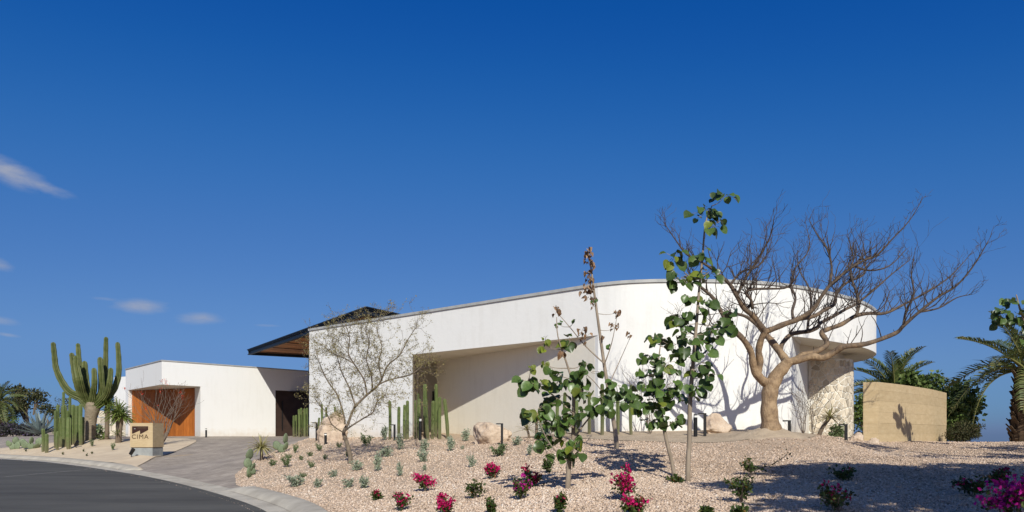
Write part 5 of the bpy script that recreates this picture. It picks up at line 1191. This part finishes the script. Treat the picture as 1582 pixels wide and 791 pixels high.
def palm(base, top, L, n, label, tr, boots=True, seed=1, emin=-.35, emax=1.4, name='palm_tree', bm='palmboot'):
    q = random.Random(seed); base = Vector(base); top = Vector(top); t = Thing(name, base, label, 'palm')
    path = smooth_path([base - Vector((0, 0, .1)), base.lerp(top, .5) + Vector((.03, 0, 0)), top], 8)
    t.part('trunk', *tube(path, lerp_list([tr * 1.0, tr * .82, tr * .95], len(path)), 14), M[bm], True)
    if boots:
        H = (top - base).length; nb = int(H / .085) * 5
        bv = [(-.09, 0, 0), (.09, 0, 0), (.055, .10, .26), (-.055, .10, .26), (-.06, -.03, .02), (.06, -.03, .02), (.03, .075, .27), (-.03, .075, .27)]
        BM = make_mesh('frond_base', bv, [(0, 1, 2, 3), (7, 6, 5, 4), (0, 4, 5, 1), (1, 5, 6, 2), (2, 6, 7, 3), (3, 7, 4, 0)], M['palmboot'])
        for i in range(nb):
            f = i / nb; a = i * 2.39996; p = base.lerp(top, f); r_ = tr * (.86 + .1 * abs(f - .5)); s_ = q.uniform(.75, 1.25) * min(1.3, tr / .28)
            m = Matrix.Translation(p + Vector((math.cos(a) * r_, math.sin(a) * r_, -.04))) @ Matrix.Rotation(a - math.pi / 2, 4, 'Z') @ Matrix.Rotation(q.uniform(-.3, .35), 4, 'X') @ Matrix.Diagonal((s_, s_, s_, 1)); t.inst('frond_base', BM, m)
    for i in range(n):
        f = (i + .5) / n; a = i * 2.39996 + q.uniform(-.2, .2); e = emax + (emin - emax) * f ** .85; me = FR[0 if f < .4 else (1 if f < .7 else 3)] if q.random() < .8 else FR[2]
        l = L * q.uniform(.85, 1.1) * (1 - .15 * (f > .8))
        m = Matrix.Translation(top + Vector((math.cos(a), math.sin(a), .3)) * tr * .4) @ Matrix.Rotation(a, 4, 'Z') @ Matrix.Rotation(-e, 4, 'Y') @ Matrix.Rotation(q.gauss(0, .25), 4, 'X') @ Matrix.Diagonal((l, l, l, 1)); t.inst('frond', me, m)
p = gpt(1582, 684, 27.5); palm(p, P3(1590, 574, 27.5), 2.8, 25, 'date palm with shaggy trunk at the right edge', .46, True, 3, -.45, 1.35)
p = gpt(1384, 690, 36); palm(p, P3(1382, 612, 36), 2.7, 26, 'feathery palm rising behind the rammed earth wall', .2, False, 5, -.1, 1.4)
p = gpt(3, 676, 63); palm(p, P3(-2, 622, 63), 2.5, 26, 'palm with drooping fronds at the far left edge', .2, False, 8, -.7, 1.2)
# trees standing right of the viewer, out of frame, whose shade falls on the gravel
def shade_tree(x, y, lobes, label, leaf=.15):
    b = Vector((x, y, gz(x, y))); foliage_tree('shade_tree', b, lobes, leaf, 'shrub', label, 'tree', .12, 34, group='trees shading the gravel from the right')
shade_tree(8.6, 3.4, [((5.3, 4.9, 3.9), (.9, .9, .45), 20, .42), ((7.3, 5.9, 4.3), (1.5, 1.3, .7), 44, .45), ((9.4, 5.3, 4.2), (1.5, 1.3, .8), 40, .45), ((11.4, 5.6, 4.2), (1.5, 1.2, .8), 36, .45), ((6.6, 3.6, 3.9), (1.3, 1.0, .6), 34, .42), ((8.9, 3.4, 4.2), (1.3, .7, .6), 16, .42), ((5.2, 2.9, 3.5), (.9, .7, .4), 18, .4), ((7.3, 2.0, 3.8), (1.0, .8, .5), 24, .42), ((8.4, 1.8, 5.4), (2.3, 1.4, .9), 60, .5), ((10.6, 2.4, 5.0), (2.0, 1.4, .9), 46, .5), ((7.8, 4.9, 4.9), (1.6, .9, .5), 26, .45), ((6.2, 4.6, 4.0), (1.2, .9, .5), 26, .42), ((8.2, 4.6, 4.2), (1.4, .9, .5), 28, .42), ((10.2, 4.2, 4.2), (1.4, .9, .5), 26, .42)], 'leafy shade tree standing out of frame beside the viewer')
shade_tree(14.6, 9.2, [((12.6, 10.6, 4.1), (2.0, 1.6, .4), 13, .42), ((15.0, 12.2, 4.5), (1.8, 1.7, .5), 15, .42), ((11.5, 12.6, 4.4), (1.2, .8, .3), 5, .4)], 'open crowned shade tree out of frame on the right')

# ------------------------------------------------------------------ small shrubs
def shrub_mesh(seed, m, n=330, upright=.5, leaf=.085):
    q = np.random.default_rng(seed); r2 = random.Random(seed); st = []
    stems = []
    for i in range(r2.randint(7, 10)):
        a = r2.uniform(0, 6.28); tl = r2.uniform(.25, 1.05); h = r2.uniform(.5, 1.0); p1 = Vector((math.cos(a) * tl * .5, math.sin(a) * tl * .5, h)); stems.append([Vector((0, 0, 0)), p1 * .5 + Vector((0, 0, .06)), p1])
    V, F = cat_([tube(smooth_path(s, 2), .010, 3, cap=False) for s in stems]); ns = len(F)
    C = []
    for i in range(n):
        s = r2.choice(stems); f = r2.uniform(.25, 1.0); p = s[0].lerp(s[2], f); C.append((p.x + r2.gauss(0, .06), p.y + r2.gauss(0, .06), max(.02, p.z + r2.gauss(0, .04))))
    lv_, lf = leafquads(np.array(C), None, q.uniform(.6, 1.2, n) * leaf, upright, 2.0, q)
    V2, F2 = cat_([(V, F), (lv_, lf)]); t = np.concatenate([np.full(ns, .25), np.clip(q.normal(.5, .25, len(lf)), 0, 1)])
    return make_mesh('shrub', V2, F2, M[m], False, t)
SH = {'s': [shrub_mesh(s, 'silver') for s in range(4)], 'g': [shrub_mesh(s + 10, 'greenshrub', 330, .7, .08) for s in range(3)], 'd': [shrub_mesh(s + 20, 'bougleaf', 240) for s in range(2)]}
def shrub(u, v, wpx, hpx, k, label):
    b = ground(u, v); s = b.y / FPX; me = rng.choice(SH[k]); o = link(bpy.data.objects.new('sage_shrub' if k == 's' else 'small_shrub', me)); o.location = b - Vector((0, 0, .02))
    o.scale = (wpx * s * 1.28, wpx * s * 1.28, hpx * s * 1.08); o.rotation_euler = (0, 0, rng.uniform(0, 6.28)); tag(o, label, 'shrub', 'low shrubs planted on the slope')
for a in [
    (457, 752, 27, 21, 's', 'widest silvery shrub nearest the kerb, below the driveway yucca'),
    (492, 753, 15, 15, 's', 'small silvery shrub just right of the widest shrub by the kerb'),
    (516, 737, 14, 11, 's', 'low silvery shrub left of the slender twiggy tree, between kerb and trunk'),
    (536, 754, 17, 16, 's', 'sparse silvery shrub below the foot of the slender twiggy tree'),
    (563, 755, 18, 20, 's', 'open pale shrub left above the leftmost red bougainvillea'),
    (551, 727, 17, 18, 's', 'silver shrub touching the right foot of the slender twiggy tree'),
    (481, 723, 10, 13, 'g', 'small green shrub midway between driveway yucca and twiggy tree'),
    (443, 722, 14, 18, 'g', 'upright green shrub right of the driveway prickly pear'),
    (421, 720, 11, 11, 'g', 'small green shrub right below the spiky driveway yucca'),
    (456, 700, 8, 14, 'g', 'narrow dark green shrub right of the driveway prickly pear top'),
    (446, 708, 10, 8, 'g', 'low green tuft below the narrow dark green shrub'),
    (465, 711, 7, 8, 'g', 'tiny green tuft right of the upright green shrub'),
    (479, 705, 9, 8, 'g', 'tiny green tuft below the bollard light by the boulder'),
    (493, 697, 9, 14, 'g', 'upright green shrub left of the bollard before the largest boulder'),
    (502, 710, 7, 9, 'g', 'tiny green tuft below the bollard, left of the tree trunk'),
    (524, 692, 8, 9, 'g', 'tiny shrub in front of the largest boulder beside the tree trunk'),
    (468, 738, 12, 9, 'g', 'green shrub touching the top of the widest silvery shrub'),
    (566, 689, 17, 19, 'g', 'bushy dark green shrub right of the slender tree trunk'),
    (536, 706, 6, 12, 'g', 'narrow shrub hidden behind the slender tree trunk'),
    (594, 680, 13, 22, 's', 'tall pale shrub in front of the leftmost recess cactus'),
    (619, 695, 15, 24, 's', 'tall silver shrub below the leftmost path light of the recess'),
    (584, 728, 13, 28, 's', 'tallest silver shrub right of the slender tree on open gravel'),
    (597, 706, 21, 15, 's', 'broad silver shrub above the tallest silver shrub'),
    (618, 736, 12, 20, 's', 'lone silver shrub above the red bougainvillea, right of the tallest'),
    (654, 714, 17, 22, 's', 'silver shrub below the middle of the recess cactus row'),
    (653, 697, 17, 18, 's', 'silver shrub at the foot of the bollard among recess cacti'),
    (656, 728, 8, 11, 's', 'tiny silver shrub above the full pink bougainvillea'),
    (697, 697, 16, 22, 's', 'silver shrub at the foot of the rightmost recess cactus'),
    (720, 682, 13, 18, 's', 'silver shrub left of the sloping boulder'),
    (713, 664, 9, 9, 's', 'small pale shrub high at the left end of the sloping boulder') if False else (715, 694, 6, 6, 's', 'tiny shrub right of the shrub by the rightmost recess cactus'),
    (729, 722, 12, 21, 's', 'upright silver shrub above the leafy flowerless bougainvillea'),
    (770, 705, 28, 22, 'g', 'widest green shrub below the sloping boulder'),
    (754, 684, 11, 10, 's', 'small shrub at the front edge of the sloping boulder'),
    (764, 677, 15, 16, 's', 'silver shrub growing against the front of the sloping boulder'),
    (798, 688, 18, 13, 's', 'low silver shrub right of the path light by the sloping boulder'),
    (817, 704, 12, 17, 's', 'pale sparse shrub behind the nearest leafy sapling'),
    (842, 680, 22, 30, 's', 'tall pale shrub beside the three thin yuccas'),
    (385, 738, 8, 7, 'g', 'tiny green tuft at the foot of the driveway prickly pear'),
    (142, 690, 6, 12, 'g', 'thin green grass tuft left of the spotlight by the giant cactus'),
    (174, 696, 6, 12, 'g', 'thin green grass tuft in the sand left of the sign'),
]: shrub(*a)
for k, (u, v) in enumerate([(40, 698), (97, 703), (134, 705), (142, 702), (129, 698)]):
    b = ground(u, v); o = link(bpy.data.objects.new('dry_tuft', SH['d'][k % 2])); s = b.y / FPX; o.location = b; o.scale = (5 * s, 5 * s, 5 * s)
    tag(o, ['tiny dry tuft below the prickly pears at far left', 'tiny dry tuft in the sand below the cactus clump', 'dry tuft nearest the kerb between cactus clump and sign', 'dry tuft behind the one nearest the kerb, left of the sign', 'small brown tuft just right of the foot of the cactus clump'][k], 'plant', 'dry tufts on the sand')

# ------------------------------------------------------------------ bougainvilleas
def boug(u, v, wpx, hpx, fl, label, m='bract', seed=0, trail=None, leaves=260):
    b = ground(u, v); s = b.y / FPX; q = random.Random(seed + int(u)); qn = np.random.default_rng(seed + int(u)); W_, H_ = wpx * s / 2, hpx * s
    t = Thing('bougainvillea', b, label, 'shrub', 'bougainvilleas on the gravel'); stems = []
    ends = []
    for i in range(9):
        a = q.uniform(0, 6.28); e = b + Vector((math.cos(a) * W_ * q.uniform(.3, .95), math.sin(a) * W_ * q.uniform(.3, .95), H_ * q.uniform(.35, .95))); stems.append(smooth_path([b, b.lerp(e, .5) + Vector((0, 0, H_ * .15)), e], 3)); ends.append(e)
    if trail:
        e = [P3(a, c, b.y + .05 * i) for i, (a, c) in enumerate(trail)]; stems.append(smooth_path([b + Vector((0, 0, H_ * .4))] + e, 4))
    t.part('stems', *cat_([tube(p_, .006, 4, cap=False) for p_ in stems]), M['twig'])
    C = []
    for _ in range(leaves):
        p_ = q.choice(stems); pt = q.choice(p_[2:] if len(p_) > 3 else p_); C.append((pt.x + q.gauss(0, W_ * .17), pt.y + q.gauss(0, W_ * .17), max(b.z + .02, pt.z + q.gauss(0, H_ * .09))))
    V, F = leafquads(np.array(C), None, qn.uniform(.025, .048, len(C)), -.1, 1.6, qn); t.part('foliage', V, F, M['bougleaf'], tint=np.clip(qn.normal(.5, .25, len(F)), 0, 1))
    if fl:
        C = []; heads = ends + [p_[len(p_) // 2] for p_ in stems]
        q.shuffle(heads)
        nh = max(1, int(len(heads) * min(1, fl)))
        for e in heads[:nh]:
            for _ in range(int(30 * max(.35, fl))):
                C.append((e.x + q.gauss(0, W_ * .17), e.y + q.gauss(0, W_ * .17), max(b.z + .04, e.z + q.gauss(0, H_ * .08) + .03)))
        V, F = leafquads(np.array(C), None, qn.uniform(.030, .052, len(C)), .3, 1.25, qn); t.part('flowers', V, F, M[m], tint=qn.random(len(F)))
for a in [
    (657, 760, 32, 27, 1.1, 'full pink bougainvillea below the recess cacti, topmost left of the pink ones'),
    (760, 740, 21, 21, 1.1, 'small round pink bougainvillea left of the nearest sapling, highest on the slope'),
    (583, 773, 19, 15, .25, 'small mostly green bougainvillea nearest the kerb on the left', 'bract_red'),
    (621, 790, 26, 25, .55, 'pink flecked bougainvillea at the bottom edge near the kerb'),
    (692, 797, 28, 30, .8, 'pink bougainvillea cut by the bottom edge below the full pink one'),
    (733, 771, 29, 27, 0, 'leafy green bougainvillea without flowers left of the magenta one'),
    (759, 796, 15, 26, .25, 'sparse bougainvillea sprig at the bottom edge below the leafy one', 'bract_red'),
    (804, 773, 33, 36, .40, 'magenta topped bougainvillea left of the nearest sapling trunk', 'bract_mag'),
    (822, 753, 36, 28, .55, 'dark red bougainvillea directly behind the magenta topped one', 'bract_red'),
    (847, 731, 20, 22, 0, 'small dark green bush left of the nearest sapling trunk'),
    (866, 795, 24, 32, .14, 'sparse leggy bougainvillea below the nearest sapling trunk', 'bract_red'),
    (963, 775, 42, 56, .85, 'tallest pink bougainvillea right of the nearest sapling'),
    (980, 800, 38, 36, .6, 'pink bougainvillea at the bottom edge below the tallest one'),
    (1162, 735, 38, 28, 0, 'green flowerless bougainvillea with a long trailing shoot', 'bract', 0, [(1180, 722), (1195, 716), (1208, 708), (1216, 702)]),
    (1145, 778, 46, 42, 0, 'green flowerless bougainvillea at the edge of the shade, lower of two', 'bract', 0, [(1130, 752), (1118, 742)]),
    (1303, 742, 46, 20, .10, 'low bougainvillea in the shade with a single flower', 'bract'),
    (1297, 792, 58, 42, .25, 'dark shaded bougainvillea with a few red flowers at the bottom edge', 'bract'),
    (1500, 768, 58, 40, .22, 'shaded bougainvillea with scattered red flowers left of the magenta mass', 'bract'),
    (1540, 752, 40, 26, .35, 'small reddish bougainvillea behind the magenta mass', 'bract_red'),
    (1570, 808, 84, 66, 1.1, 'large magenta bougainvillea filling the bottom right corner', 'bract_mag'),
    (1093, 800, 20, 16, 0, 'little green sprig at the bottom edge, left of two'),
    (1141, 802, 26, 20, 0, 'little green sprig at the bottom edge, right of two'),
    (1042, 746, 24, 10, 0, 'low green weeds at the foot of the leaning sapling'),
]: boug(*a)

gravel(270000)

# fallen leaves and bits of debris blown over the gravel
u_ = NR.uniform(380, 1570, 170); v_ = 690 + 100 * NR.random(170) ** 1.2; C = []
for a, b in zip(u_, v_):
    p = ground(a, b)
    if inpoly(np.array([[p.x, p.y]]), garden)[0]: C.append((p.x, p.y, p.z + .02))
V, F = leafquads(np.array(C), None, NR.uniform(.03, .07, len(C)), -.05, 1.6)
V[:, 2] = np.repeat(np.array(C)[:, 2], 4) + (V[:, 2] - np.repeat(np.array(C)[:, 2], 4)) * .35 + .012
o = link(bpy.data.objects.new('leaf_litter', make_mesh('leaf_litter', V, F, M['leaf_dry']))); tag(o, 'scattered dry fallen leaves lying on the gravel', 'leaf litter', kind='stuff')
